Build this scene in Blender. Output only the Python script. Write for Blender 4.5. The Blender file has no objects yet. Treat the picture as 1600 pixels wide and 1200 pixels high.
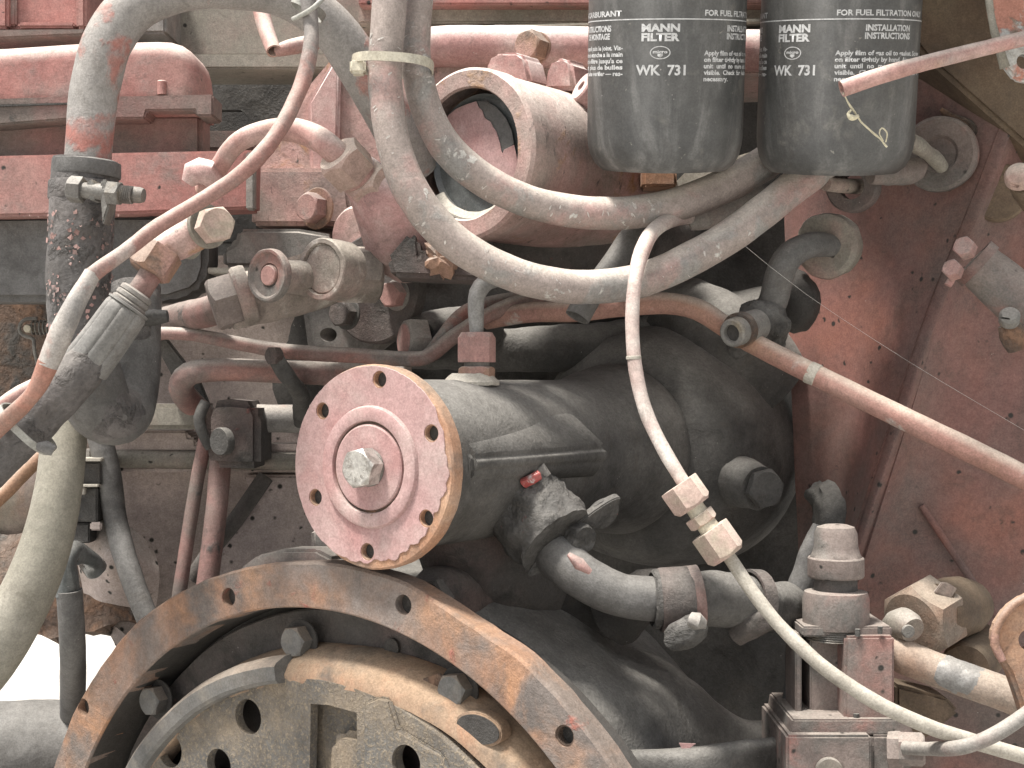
import bpy, bmesh, math, random
from mathutils import Vector, noise, Matrix
random.seed(7)
SC = bpy.context.scene
COL = SC.collection
R = math.radians
F = 2222.2          # focal length in photo pixels (1600 wide, 50 mm on 36 mm)
H = 1.10            # camera height above the yard
CD = 0.85           # camera to reference plane

# ---------------------------------------------------------------- camera, sky, sun, exposure
cam = bpy.data.objects.new('camera', bpy.data.cameras.new('camera')); COL.objects.link(cam)
cam.location = (0, -CD, H); cam.rotation_euler = (R(90), 0, 0)
cam.data.lens = 50; cam.data.sensor_width = 36; cam.data.clip_start = .01; cam.data.clip_end = 1000
SC.camera = cam
SUN_DIR = Vector((-.30, -.20, .93)).normalized()
w = bpy.data.worlds.new('World'); SC.world = w; w.use_nodes = True
wn = w.node_tree.nodes; wl = w.node_tree.links; wn.clear()
sky = wn.new('ShaderNodeTexSky'); sky.sky_type = 'NISHITA'; sky.sun_disc = False
sky.sun_elevation = math.asin(SUN_DIR.z); sky.sun_rotation = math.atan2(SUN_DIR.x, SUN_DIR.y)
sky.air_density = 1.0; sky.dust_density = 4.0; sky.ozone_density = 1.0
hs = wn.new('ShaderNodeHueSaturation'); hs.inputs['Saturation'].default_value = .22
bg = wn.new('ShaderNodeBackground'); bg.inputs['Strength'].default_value = .095
wo = wn.new('ShaderNodeOutputWorld')
wl.new(sky.outputs[0], hs.inputs['Color']); wl.new(hs.outputs[0], bg.inputs[0]); wl.new(bg.outputs[0], wo.inputs[0])
sun = bpy.data.objects.new('sun', bpy.data.lights.new('sun', 'SUN')); COL.objects.link(sun)
sun.data.energy = 3.2; sun.data.angle = R(9); sun.data.color = (1, .95, .88)
sun.rotation_euler = SUN_DIR.to_track_quat('Z', 'Y').to_euler()
vs = SC.view_settings; vs.view_transform = 'Standard'; vs.look = 'None'; vs.exposure = 1.15; vs.gamma = 1

# ---------------------------------------------------------------- geometry helpers
def P(x, y, d=0.0):
    D = CD + d
    return Vector(((x-800)*D/F, d, H-(y-600)*D/F))
def S(px, d=0.0): return px*(CD+d)/F
def axis(th): return Vector((math.sin(th), math.cos(th), 0))
TH = .60
EX = axis(TH); EU = Vector((math.cos(TH), -math.sin(TH), 0)); UP = Vector((0, 0, 1))
def onplane(x, y, o, n):
    r = Vector(((x-800)/F, 1, -(y-600)/F)); c = Vector((0, -CD, H))
    return c + r*((o-c).dot(n)/r.dot(n))
def basis(a):
    a = a.normalized()
    t = Vector((0, 0, 1)) if abs(a.z) < .9 else Vector((0, 1, 0))
    u = t.cross(a).normalized(); return a, u, a.cross(u).normalized()
def wob(p, amp, sc):
    return amp*noise.noise(p*sc)+.5*amp*noise.noise(p*sc*2.7+Vector((5, 3, 1)))
def sharpen(bm, ang=.6, smooth=True):
    bm.normal_update()
    for f in bm.faces: f.smooth = smooth
    for e in bm.edges:
        if len(e.link_faces) == 2 and e.calc_face_angle(0) > ang: e.smooth = False
def crom(p, t):
    n = len(p); i = min(int(t), n-2); f = t-i
    a = p[max(i-1, 0)]; b = p[i]; c = p[i+1]; d = p[min(i+2, n-1)]
    return [.5*((2*q1)+(-q0+q2)*f+(2*q0-5*q1+4*q2-q3)*f*f+(-q0+3*q1-3*q2+q3)*f**3) for q0, q1, q2, q3 in zip(a, b, c, d)]
def tube(pts, r=None, segs=20, step=.004, amp=0, nsc=60, hollow=0, ridges=None, flat=1.0, sub=None):
    """pts: (x, y, depth[, radius px]) in photo space; a smooth pipe through them"""
    q = []
    for p in pts:
        d = p[2]; v = P(p[0], p[1], d); rr = S(p[3] if len(p) > 3 else r, d); q.append([v.x, v.y, v.z, rr])
    return tube3(q, segs, step, amp, nsc, hollow, ridges)
def tube3(q, segs=20, step=.004, amp=0, nsc=60, hollow=0, ridges=None):
    ss = []
    for i in range(len(q)-1):
        L = (Vector(q[i][:3])-Vector(q[i+1][:3])).length; k = max(1, int(L/step))
        ss += [crom(q, i+j/k) for j in range(k)]
    ss.append(list(q[-1]))
    bm = bmesh.new(); rings = []; prev = None
    c = [Vector(s[:3]) for s in ss]
    for i, s in enumerate(ss):
        t = (c[min(i+1, len(c)-1)]-c[max(i-1, 0)]).normalized()
        if prev is None: _, u, v = basis(t)
        else:
            u = (prev-t*prev.dot(t)).normalized(); v = t.cross(u)
        prev = u; ring = []
        for k in range(segs):
            a = 2*math.pi*k/segs; dr = u*math.cos(a)+v*math.sin(a); rr = s[3]
            p = c[i]+dr*rr
            if amp: rr += wob(p, amp, nsc)
            if ridges: rr += ridges(i/(len(ss)-1), a)
            ring.append(bm.verts.new(c[i]+dr*rr))
        rings.append(ring)
    for a, b in zip(rings, rings[1:]):
        for k in range(segs): bm.faces.new((a[k], a[(k+1) % segs], b[(k+1) % segs], b[k]))
    if hollow:
        for ring, ii, jj in ((rings[0], 0, min(3, len(c)-1)), (rings[-1], len(c)-1, max(len(c)-4, 0))):
            off = c[jj]-c[ii]
            i1 = [bm.verts.new(c[ii]+(v.co-c[ii])*hollow) for v in ring]
            i2 = [bm.verts.new(c[ii]+(v.co-c[ii])*hollow+off) for v in ring]
            for k in range(segs):
                bm.faces.new((ring[k], ring[(k+1) % segs], i1[(k+1) % segs], i1[k]))
                bm.faces.new((i1[k], i1[(k+1) % segs], i2[(k+1) % segs], i2[k]))
            bm.faces.new(i2)
    else:
        bm.faces.new(rings[0]); bm.faces.new(rings[-1])
    bmesh.ops.recalc_face_normals(bm, faces=bm.faces); sharpen(bm, .9); return bm
def lathe(prof, o, a, segs=40, rho=None, amp=0, nsc=60, arc=None, closed=False, ang=.5):
    """prof: (radius, height along a) in metres, from origin o along a"""
    a, u, v = basis(a); bm = bmesh.new(); rings = []
    a0, a1 = arc if arc else (0, 2*math.pi)
    n = segs if not arc else segs+1
    for r, h in prof:
        ring = []
        if r < 1e-6 and not arc: rings.append([bm.verts.new(o+a*h)]); continue
        for k in range(n):
            t = a0+(a1-a0)*k/segs; rr = r*(rho(t) if rho else 1)
            p = o+a*h+(u*math.cos(t)+v*math.sin(t))*rr
            if amp: p += (u*math.cos(t)+v*math.sin(t))*wob(p, amp, nsc)+a*wob(p+Vector((9, 9, 9)), amp*.6, nsc)
            ring.append(bm.verts.new(p))
        rings.append(ring)
    m = segs
    pairs = list(zip(rings, rings[1:]))+([(rings[-1], rings[0])] if closed else [])
    for A, B in pairs:
        for k in range(m):
            k2 = (k+1) % n if not arc else k+1
            if len(A) == 1 and len(B) == 1: continue
            if len(A) == 1: bm.faces.new((A[0], B[k2], B[k]))
            elif len(B) == 1: bm.faces.new((A[k], A[k2], B[0]))
            else: bm.faces.new((A[k], A[k2], B[k2], B[k]))
    if arc and closed:
        bm.faces.new([r[0] for r in rings]); bm.faces.new([r[-1] for r in rings])
    bmesh.ops.recalc_face_normals(bm, faces=bm.faces); sharpen(bm, ang); return bm
def hexr(t): return math.cos(math.pi/6)/math.cos((t % (math.pi/3))-math.pi/6)
def hexhead(o, a, r, h, rot=0., bore=0, chamf=.12):
    """hexagonal nut or bolt head; r = corner radius; chamfered corners on the outer end"""
    a, u, v = basis(a); bm = bmesh.new(); ri = r*.866; n = 36
    def ring(fr, fh):
        out = []
        for k in range(n):
            t = 2*math.pi*k/n; rr = r*hexr(t)
            q = fr(rr); out.append(bm.verts.new(o+a*fh(rr)+(u*math.cos(t+rot)+v*math.sin(t+rot))*q))
        return out
    rs = [ring(lambda x: x*.98, lambda x: 0), ring(lambda x: x, lambda x: h*.04),
          ring(lambda x: x, lambda x: h*(1-chamf*.4)-(x-ri)*.75), ring(lambda x: min(x, ri*.98)*.96, lambda x: h)]
    if bore:
        rs.append(ring(lambda x: bore, lambda x: h)); rs.append(ring(lambda x: bore, lambda x: h*.4))
    for A, B in zip(rs, rs[1:]):
        for k in range(n): bm.faces.new((A[k], A[(k+1) % n], B[(k+1) % n], B[k]))
    bm.faces.new(rs[-1]); bm.faces.new(rs[0])
    bmesh.ops.recalc_face_normals(bm, faces=bm.faces); sharpen(bm, .35); return bm
def rough_up(bm, cuts, amp, sc):
    if cuts: bmesh.ops.subdivide_edges(bm, edges=bm.edges[:], cuts=cuts, use_grid_fill=True)
    for v in bm.verts: v.co += Vector((wob(v.co, amp, sc), wob(v.co+Vector((3, 0, 0)), amp, sc), wob(v.co+Vector((0, 7, 0)), amp, sc)))
def prism(pts, ext, bev=.0015, segs=2, smooth=True):
    """outline (3-D points or photo triples) pushed along ext (vector, or metres straight back)"""
    if not isinstance(ext, Vector): ext = Vector((0, ext, 0))
    v3 = [p if isinstance(p, Vector) else P(*p) for p in pts]
    bm = bmesh.new(); A = [bm.verts.new(p) for p in v3]; B = [bm.verts.new(p+ext) for p in v3]
    n = len(A); bm.faces.new(A); bm.faces.new(B[::-1])
    for k in range(n): bm.faces.new((A[k], B[k], B[(k+1) % n], A[(k+1) % n]))
    bmesh.ops.recalc_face_normals(bm, faces=bm.faces)
    if bev:
        bmesh.ops.bevel(bm, geom=[e for e in bm.edges if e.calc_face_angle(0) > .25], offset=bev, segments=segs, affect='EDGES', clamp_overlap=True)
    bm.normal_update()
    sharpen(bm, .7, smooth); return bm
def domed(pts, ext, rad, n=7):
    """outline pushed back by ext whose front edge is rounded over with a large radius"""
    v = [P(*p) for p in pts]; m = len(v); nr = []
    for i in range(m):
        a, b, c = v[i-1], v[i], v[(i+1) % m]
        def nn(p, q): d = q-p; return Vector((d.z, 0, -d.x)).normalized()
        t = nn(a, b)+nn(b, c); k = t.normalized(); nr.append(k/max(.5, k.dot(nn(a, b))))
    cen = sum(v, Vector())/m
    if sum(nr[i].dot(cen-v[i]) for i in range(m)) < 0: nr = [-x for x in nr]
    bm = bmesh.new(); R_ = [[bm.verts.new(p+Vector((0, ext, 0))) for p in v]]
    for k in range(n+1):
        a = k/n*math.pi/2; R_.append([bm.verts.new(p+q*rad*(1-math.cos(a))+Vector((0, rad*(1-math.sin(a)), 0))) for p, q in zip(v, nr)])
    for A, B in zip(R_, R_[1:]):
        for k in range(m): bm.faces.new((A[k], A[(k+1) % m], B[(k+1) % m], B[k]))
    bm.faces.new(R_[0]); bm.faces.new(R_[-1]); bmesh.ops.recalc_face_normals(bm, faces=bm.faces); sharpen(bm, .6); return bm
def box(x0, y0, x1, y1, d, t, bev=.0015, segs=2, skew=0):
    return prism([(x0, y0, d), (x1, y0, d+skew), (x1, y1, d+skew), (x0, y1, d)], t, bev, segs)
def loft(rows, nu=10, nv=8, amp=0, nsc=40, thick=.004):
    """smooth cast surface through rows of photo triples"""
    g = [[list(P(*p)) for p in r] for r in rows]; m = len(g[0]); n = len(g)
    cols = [[crom(r, j/nu) for j in range((m-1)*nu+1)] for r in g]
    M = len(cols[0]); out = []
    for i in range((n-1)*nv+1):
        out.append([Vector(crom([cols[k][j] for k in range(n)], i/nv)) for j in range(M)])
    bm = bmesh.new(); V = []
    for r in out:
        V.append([bm.verts.new(p+Vector((0, wob(p, amp, nsc), wob(p+Vector((4, 4, 4)), amp, nsc)))) for p in r])
    for a, b in zip(V, V[1:]):
        for k in range(M-1): bm.faces.new((a[k], a[k+1], b[k+1], b[k]))
    bm.normal_update()
    c = Vector((0, -CD, H)); f = bm.faces[len(bm.faces)//2] if not bm.faces.ensure_lookup_table() else bm.faces[len(bm.faces)//2]
    if f.normal.dot(c-f.calc_center_median()) < 0: bmesh.ops.reverse_faces(bm, faces=bm.faces)
    if thick:
        bm.normal_update()
        bmesh.ops.solidify(bm, geom=bm.faces[:], thickness=thick)
    sharpen(bm, 1.0); return bm
def merge(*bms):
    out = bmesh.new(); me = bpy.data.meshes.new('tmp')
    for b in bms:
        b.to_mesh(me); out.from_mesh(me); b.free()
    bpy.data.meshes.remove(me); return out
THINGS = []
def thing(name, label, cat, group=None):
    o = bpy.data.objects.new(name, None); COL.objects.link(o); o.empty_display_size = .01
    o['label'] = label; o['category'] = cat
    if group: o['group'] = group
    THINGS.append(o); return o
def part(root, name, bm, mat, label=None, cut=None, kind=None):
    me = bpy.data.meshes.new(name); bm.to_mesh(me); bm.free(); me.materials.append(mat)
    o = bpy.data.objects.new(name, me); COL.objects.link(o)
    if cut: bake_cut(o, cut)
    o.parent = root
    if label: o['label'] = label
    if kind: o['kind'] = kind
    return o
def single(name, label, cat, bm, mat, group=None, cut=None, kind=None):
    o = part(None, name, bm, mat, cut=cut)
    if kind: o['kind'] = kind
    o['label'] = label
    if cat: o['category'] = cat
    if group: o['group'] = group
    THINGS.append(o); return o
def bake_cut(o, cut):
    me = bpy.data.meshes.new('cut'); cut.to_mesh(me); cut.free()
    c = bpy.data.objects.new('cut', me); COL.objects.link(c)
    m = o.modifiers.new('b', 'BOOLEAN'); m.operation = 'DIFFERENCE'; m.object = c; m.solver = 'EXACT'
    dg = bpy.context.evaluated_depsgraph_get()
    nm = bpy.data.meshes.new_from_object(o.evaluated_get(dg)); o.modifiers.clear(); old = o.data
    if len(nm.vertices) < 8: nm = o.data.copy()
    nm.name = o.name; o.data = nm; bpy.data.meshes.remove(old); bpy.data.objects.remove(c)
    b = bmesh.new(); b.from_mesh(nm)
    bmesh.ops.dissolve_degenerate(b, dist=1e-6, edges=b.edges)
    sharpen(b, .5); b.to_mesh(nm); b.free()
def finish():
    """put each thing's origin at the middle of its base and each part's at its own middle"""
    for t in THINGS:
        parts = [t] if t.type == 'MESH' else list(t.children)
        allp = [c for p in parts for c in [p]+list(p.children)]
        vs_ = [v.co for p in allp if p.type == 'MESH' for v in p.data.vertices]
        lo = Vector([min(v[i] for v in vs_) for i in range(3)]); hi = Vector([max(v[i] for v in vs_) for i in range(3)])
        base = Vector(((lo.x+hi.x)/2, (lo.y+hi.y)/2, lo.z)); wpos = {t.name: base}
        if t.type == 'MESH': t.data.transform(Matrix.Translation(-base))
        t.location = base
        def rec(o, pb):
            for c in o.children:
                vv = [v.co for v in c.data.vertices]
                m = Vector([(min(v[i] for v in vv)+max(v[i] for v in vv))/2 for i in range(3)])
                c.data.transform(Matrix.Translation(-m)); c.location = m-pb; rec(c, m)
        rec(t, base)

# ---------------------------------------------------------------- materials
def M(name, base, layers=(), dust=(.42, .39, .35), damt=.5, rough=.75, bump=.00025, bsc=900, specks=.0, lspecks=.0, var=.25, metal=0, vsc=25, coat=0, coarse=0, spec=.35, dirt=.28, aniso=0):
    """base colour; layers = (colour, scale, cover 0-1, softness[, stretch z]) of other paint, rust or grime;
    dust settled on upward faces, kept pale to paint in top light as well; grain and flaking in the relief"""
    m = bpy.data.materials.new(name); m.use_nodes = True; nt = m.node_tree; N = nt.nodes; L = nt.links
    bs = N['Principled BSDF']
    def ds(c, k=.25):
        g = .3*c[0]+.55*c[1]+.15*c[2]; return tuple(x*(1-k)+g*k for x in c)
    base = ds(base); layers = [(ds(l[0]), *l[1:]) for l in layers]
    tc = N.new('ShaderNodeTexCoord'); oi = N.new('ShaderNodeObjectInfo'); add = N.new('ShaderNodeVectorMath'); add.operation = 'ADD'
    ml = N.new('ShaderNodeMath'); ml.operation = 'MULTIPLY'; ml.inputs[1].default_value = 7
    L.new(oi.outputs['Random'], ml.inputs[0]); L.new(tc.outputs['Object'], add.inputs[0]); L.new(ml.outputs[0], add.inputs[1])
    co = add.outputs[0]
    def nz(sc, det=5, ro=.6, vec=None, dist=0):
        n = N.new('ShaderNodeTexNoise'); n.inputs['Scale'].default_value = sc; n.inputs['Detail'].default_value = det
        n.inputs['Roughness'].default_value = ro; n.inputs['Distortion'].default_value = dist
        L.new(vec or co, n.inputs['Vector']); return n.outputs['Fac']
    def rng(f, a, b, c=0., d=1., smooth=True):
        r = N.new('ShaderNodeMapRange'); r.interpolation_type = 'SMOOTHSTEP' if smooth else 'LINEAR'
        for i, x in zip((1, 2, 3, 4), (a, b, c, d)): r.inputs[i].default_value = x
        L.new(f, r.inputs[0]); return r.outputs[0]
    def mix(f, a, b, mode='MIX'):
        x = N.new('ShaderNodeMix'); x.data_type = 'RGBA'; x.blend_type = mode
        if isinstance(f, (int, float)): x.inputs[0].default_value = f
        else: L.new(f, x.inputs[0])
        for s, v in ((6, a), (7, b)):
            if isinstance(v, tuple): x.inputs[s].default_value = (*v, 1)
            else: L.new(v, x.inputs[s])
        return x.outputs[2]
    def mth(op, a, b):
        x = N.new('ShaderNodeMath'); x.operation = op
        for i, v in enumerate((a, b)):
            if isinstance(v, (int, float)): x.inputs[i].default_value = v
            else: L.new(v, x.inputs[i])
        return x.outputs[0]
    v = rng(nz(vsc, 6, .65), .25, .75, 1-var, 1+var, False)
    cc = N.new('ShaderNodeCombineColor'); [L.new(v, cc.inputs[i]) for i in range(3)]
    col = mix(1., base, cc.outputs[0], 'MULTIPLY'); hts = None
    for ly in layers:
        c, sc, cov, soft = ly[:4]; vec = None
        if len(ly) > 4:
            mp = N.new('ShaderNodeMapping'); mp.inputs['Scale'].default_value = ly[4]; L.new(co, mp.inputs[0]); vec = mp.outputs[0]
        f = nz(sc, 7, .62, vec, .4); t = .72-.44*cov
        k = rng(f, t-soft/2, t+soft/2)
        c2 = mix(.8, c, cc.outputs[0], 'MULTIPLY'); col = mix(k, col, c2)
        hts = k if hts is None else mth('ADD', hts, k)
    if dirt:
        k = mth('MULTIPLY', rng(nz(48, 9, .75, None, .6), .54, .64), dirt)
        col = mix(k, col, (.075, .062, .05))
        k = mth('MULTIPLY', rng(nz(9, 5, .6), .42, .7), dirt*.6)
        col = mix(k, col, (.10, .085, .07))
    if damt:
        g = N.new('ShaderNodeNewGeometry'); sx = N.new('ShaderNodeSeparateXYZ'); L.new(g.outputs['Normal'], sx.inputs[0])
        up = rng(sx.outputs[2], .05, .8); dn = rng(nz(60, 6, .7), .25, .7, .55, 1.)
        dk = mth('MULTIPLY', mth('MULTIPLY', up, dn), damt)
        film = mth('MULTIPLY', rng(nz(18, 6, .65), .35, .75), damt*.18)
        col = mix(mth('MAXIMUM', dk, film), col, dust)  # settled dust, its paleness also painting bright light on the tops
    grain = nz(bsc, 3, .6); g2 = nz(bsc*.22, 6, .7)
    col = mix(.5, col, mix(1., col, mix(rng(grain, .3, .7), (.72, .72, .72), (1.28, 1.28, 1.28)), 'MULTIPLY'))
    mot = nz(230, 9, .75); col = mix(.35, col, mix(1., col, mix(rng(mot, .34, .66), (.66, .65, .64), (1.34, 1.34, 1.34)), 'MULTIPLY'))
    if specks:
        vo = N.new('ShaderNodeTexVoronoi'); vo.inputs['Scale'].default_value = 110; L.new(co, vo.inputs['Vector'])
        k = mth('MULTIPLY', rng(vo.outputs['Distance'], .12, .26, 1, 0), rng(nz(70, 2), .58-.1*specks, .62-.1*specks))
        col = mix(k, col, (.03, .028, .025))
    if lspecks:
        vo = N.new('ShaderNodeTexVoronoi'); vo.inputs['Scale'].default_value = 330; L.new(co, vo.inputs['Vector'])
        k = mth('MULTIPLY', rng(vo.outputs['Distance'], .05, .2, .7, 0), rng(nz(160, 2), .68-.12*lspecks, .74-.12*lspecks))
        col = mix(k, col, (.45, .43, .4))
    L.new(col, bs.inputs['Base Color'])
    rr = rng(nz(40, 4), .3, .7, rough-.1, min(1, rough+.1), False); L.new(rr, bs.inputs['Roughness'])
    bs.inputs['Metallic'].default_value = metal; bs.inputs['Specular IOR Level'].default_value = spec
    if aniso:
        bs.inputs['Anisotropic'].default_value = aniso; tg = N.new('ShaderNodeTangent'); tg.direction_type = 'RADIAL'; tg.axis = 'Z'; L.new(tg.outputs[0], bs.inputs['Tangent'])
        bs.inputs['Anisotropic Rotation'].default_value = .25
    if coat: bs.inputs['Coat Weight'].default_value = coat; bs.inputs['Coat Roughness'].default_value = .25
    if bump:
        h = mth('ADD', mth('MULTIPLY', grain, .5), mth('ADD', mth('MULTIPLY', g2, .6), mth('MULTIPLY', mot, .45)))
        if hts is not None: h = mth('ADD', h, mth('MULTIPLY', hts, .7))
        if coarse: h = mth('ADD', h, mth('MULTIPLY', nz(bsc*.07, 5, .7), coarse))
        b = N.new('ShaderNodeBump'); b.inputs['Strength'].default_value = 1; b.inputs['Distance'].default_value = bump
        L.new(h, b.inputs['Height']); L.new(b.outputs[0], bs.inputs['Normal'])
    return m
RED = (.33, .10, .075); PINK = (.42, .205, .18); GREY = (.17, .16, .145); DARK = (.055, .052, .048); RUST = (.30, .13, .055)
BRN = (.13, .085, .05); PALE = (.5, .45, .39)
m_red = M('faded_red_paint', (.33, .115, .095), [((.28, .095, .08), 30, .35, .25), (GREY, 22, .18, .3)], damt=.9, dust=(.66, .56, .5), bump=.0003, lspecks=0, specks=.1)
m_redk = M('dirty_red_paint', (.23, .10, .085), [((.13, .10, .085), 20, .5, .35), (DARK, 35, .15, .1)], damt=.55, bump=.0005, coarse=.5)
m_pink = M('dusty_pink_paint', (.42, .205, .185), [((.38, .16, .14), 16, .3, .35), ((.5, .36, .32), 30, .3, .3)], damt=1., dust=(.74, .66, .62), bump=.0003, lspecks=.15)
m_pinkr = M('pink_paint_over_rust', (.44, .23, .20), [((.25, .19, .16), 18, .45, .35), ((.34, .17, .06), 40, .22, .12), (DARK, 45, .12, .1, (3, 3, 1))], damt=.95, dust=(.72, .63, .57), bump=.0005)
m_flange = M('flange_pink_paint', (.385, .215, .205), [((.36, .165, .155), 20, .35, .25), ((.40, .28, .255), 18, .28, .3), ((.22, .12, .07), 60, .05, .05)], damt=.35, dust=(.6, .52, .47), bump=.00012, specks=0, var=.12, dirt=.12)
m_rustb = M('bright_rust', (.38, .17, .075), [((.46, .25, .13), 30, .4, .3), ((.17, .12, .09), 35, .35, .25), ((.30, .24, .2), 22, .2, .3)], damt=.45, dust=(.42, .33, .25), bump=.0005, rough=.9)
m_rustring = M('rusted_ring_face', (.27, .125, .06), [((.42, .19, .07), 16, .36, .25), ((.12, .10, .09), 20, .46, .2), ((.20, .165, .145), 12, .35, .3), ((.30, .09, .06), 50, .12, .1)], damt=.25, dust=(.34, .25, .18), bump=.0007, rough=.9, coarse=.5)
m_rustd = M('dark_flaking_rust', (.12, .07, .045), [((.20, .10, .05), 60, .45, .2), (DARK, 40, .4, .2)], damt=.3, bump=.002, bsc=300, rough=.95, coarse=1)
m_grey = M('grey_dusty_metal', GREY, [((.27, .25, .225), 25, .4, .35), ((.24, .13, .11), 18, .22, .3)], damt=.7, bump=.0004)
m_olive = M('olive_grey_dust', (.21, .19, .15), [((.28, .17, .14), 16, .3, .35)], damt=.6, bump=.0003, specks=.05)
m_dark = M('oily_black_grime', (.062, .059, .055), [((.10, .095, .088), 18, .42, .4), ((.035, .033, .031), 30, .3, .25)], damt=.75, dust=(.25, .24, .22), bump=.0008, rough=.8, lspecks=.28, coarse=.8, bsc=700)
m_darkp = M('oily_grime_over_red', (.078, .07, .065), [((.12, .075, .065), 14, .36, .35), ((.035, .033, .03), 32, .3, .2), ((.22, .07, .06), 45, .06, .05)], damt=.45, dust=(.24, .22, .2), bump=.0009, lspecks=.25, coarse=1.2)
m_black = M('deep_grime', (.043, .040, .037), [((.06, .055, .05), 15, .4, .4)], damt=.35, dust=(.11, .10, .09), bump=.0012, coarse=1, lspecks=.1)
m_crust = M('caked_dirt_crust', (.075, .072, .068), [((.04, .038, .035), 40, .42, .15), ((.115, .11, .10), 30, .35, .25), ((.28, .10, .09), 50, .06, .06)], damt=.5, dust=(.20, .19, .175), bump=.002, bsc=450, coarse=1.3, lspecks=.2)
m_panel = M('frame_panel_red', (.25, .097, .08), [((.165, .10, .085), 9, .45, .4), ((.28, .095, .06), 12, .35, .4), ((.11, .09, .08), 7, .3, .35)], damt=.3, dust=(.3, .22, .2), bump=.0002, specks=.3, lspecks=.1)
m_bgpan = M('speckled_pink_panel', (.47, .37, .335), [((.42, .33, .28), 12, .4, .4), ((.26, .21, .19), 9, .3, .4)], dirt=.15, damt=.7, bump=.0003, specks=.8)
m_hose = M('worn_hose_paint', (.29, .232, .205), [((.38, .225, .20), 22, .32, .14), ((.25, .24, .225), 30, .34, .12), ((.50, .48, .44), 75, .16, .05)], damt=.8, dust=(.62, .56, .49), bump=.0004, rough=.65, specks=0)
m_hoseg = M('grey_pipe_red_traces', (.25, .235, .218), [((.36, .12, .09), 20, .42, .08), ((.27, .25, .235), 40, .35, .25)], damt=.7, dust=(.5, .45, .4), bump=.0004)
m_rub = M('black_rubber_hose', (.095, .092, .088), [((.15, .145, .14), 22, .36, .4), ((.065, .062, .06), 35, .3, .25)], damt=.55, dust=(.27, .26, .24), bump=.0004, lspecks=.15, rough=.65)
m_rubr = M('cracked_hose_pink_flakes', (.095, .088, .086), [((.27, .15, .135), 60, .19, .1), ((.08, .075, .072), 60, .35, .08), ((.145, .13, .125), 20, .3, .3)], damt=.4, bump=.0012, bsc=350, coarse=.8, lspecks=.2)
m_beige = M('dusty_beige_hose', (.235, .22, .17), [((.18, .165, .125), 15, .35, .4), ((.28, .26, .21), 30, .3, .4)], damt=.5, dust=(.40, .37, .30), dirt=.2, bump=.0003, lspecks=.1, var=.15)
m_cream = M('cream_tube', (.40, .365, .30), [((.31, .28, .225), 30, .35, .3)], damt=.5, dust=(.6, .56, .48), bump=.0003, lspecks=.1)
m_pipep = M('pink_steel_pipe', (.40, .185, .155), [((.34, .28, .25), 22, .3, .2), ((.5, .3, .26), 28, .35, .3), ((.36, .2, .09), 18, .15, .25)], damt=.85, dust=(.62, .55, .49), bump=.0003, specks=0)
m_pipeo = M('orange_red_pipe', (.33, .15, .115), [((.36, .19, .08), 7, .36, .4), ((.40, .37, .33), 26, .18, .1)], damt=.85, dust=(.5, .43, .36), bump=.0004)
m_nut = M('tan_pink_nut', (.40, .26, .21), [((.42, .20, .165), 35, .25, .25), ((.34, .27, .19), 45, .3, .2)], damt=.8, dust=(.74, .66, .56), bump=.0002)
m_nutr = M('rusty_nut', (.29, .15, .085), [((.36, .18, .14), 40, .35, .2), ((.12, .08, .06), 50, .3, .2)], damt=.5, bump=.0006)
m_boltp = M('pink_bolt_head', (.36, .17, .145), [((.22, .17, .15), 45, .3, .3)], damt=.6, bump=.0004)
m_steel = M('bare_steel', (.50, .48, .44), [((.30, .28, .25), 90, .4, .15)], damt=.3, metal=.6, rough=.42, bump=.0003)
m_dsteel = M('dirty_steel', (.16, .155, .14), [((.13, .12, .11), 70, .4, .2), ((.22, .17, .1), 40, .2, .2)], damt=.5, metal=.1, rough=.6, bump=.0004)
m_galv = M('scraped_grey_metal', (.26, .26, .25), [((.22, .21, .2), 40, .4, .3)], damt=.4, metal=.2, rough=.55, bump=.0003)
m_tie = M('yellowed_nylon', (.52, .47, .34), [((.38, .35, .27), 50, .4, .3)], damt=.3, bump=.0001, rough=.5)
m_tieg = M('grey_nylon', (.33, .33, .29), [((.2, .2, .18), 50, .4, .3)], damt=.4, bump=.0001, rough=.5)
m_can = M('black_filter_enamel', (.062, .064, .063), [((.10, .10, .095), 14, .36, .4), ((.145, .145, .14), 70, .30, .25, (1, 1, .07)), ((.14, .135, .12), 60, .14, .2), ((.2, .19, .16), 170, .08, .05)], damt=.4, dust=(.2, .19, .17), bump=.00005, rough=.6, var=.3, lspecks=.12, spec=.9, dirt=.1, aniso=.93)
m_ink = M('silver_print', (.50, .51, .51), [((.3, .3, .3), 300, .22, .2)], damt=0, bump=0, rough=.5, var=.1, dirt=0)
m_glassy = M('glossy_dark_rubber', (.075, .085, .085), [((.14, .15, .15), 30, .35, .4)], damt=.2, rough=.22, bump=.0001, lspecks=.5)
m_clutch = M('speckled_clutch_cover', (.115, .115, .11), [((.27, .20, .125), 22, .44, .35), ((.09, .088, .085), 16, .4, .3), ((.28, .22, .145), 500, .36, .25)], damt=.35, dust=(.3, .24, .17), bump=.0006, rough=.9)
m_tan = M('tan_rust_cone', (.30, .185, .105), [((.37, .245, .15), 20, .4, .4), ((.12, .10, .085), 26, .34, .2), ((.36, .17, .08), 45, .2, .3)], damt=.3, dust=(.38, .29, .19), bump=.0004, rough=.9)
m_strip = M('grey_pressed_rim', (.125, .125, .12), [((.2, .18, .15), 50, .25, .3)], damt=.5, dust=(.42, .33, .25), bump=.0003)
m_tblack = M('inside_of_housing', (.048, .045, .041), [((.055, .05, .045), 20, .4, .4)], damt=.2, dust=(.12, .11, .1), bump=.0004)
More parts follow.
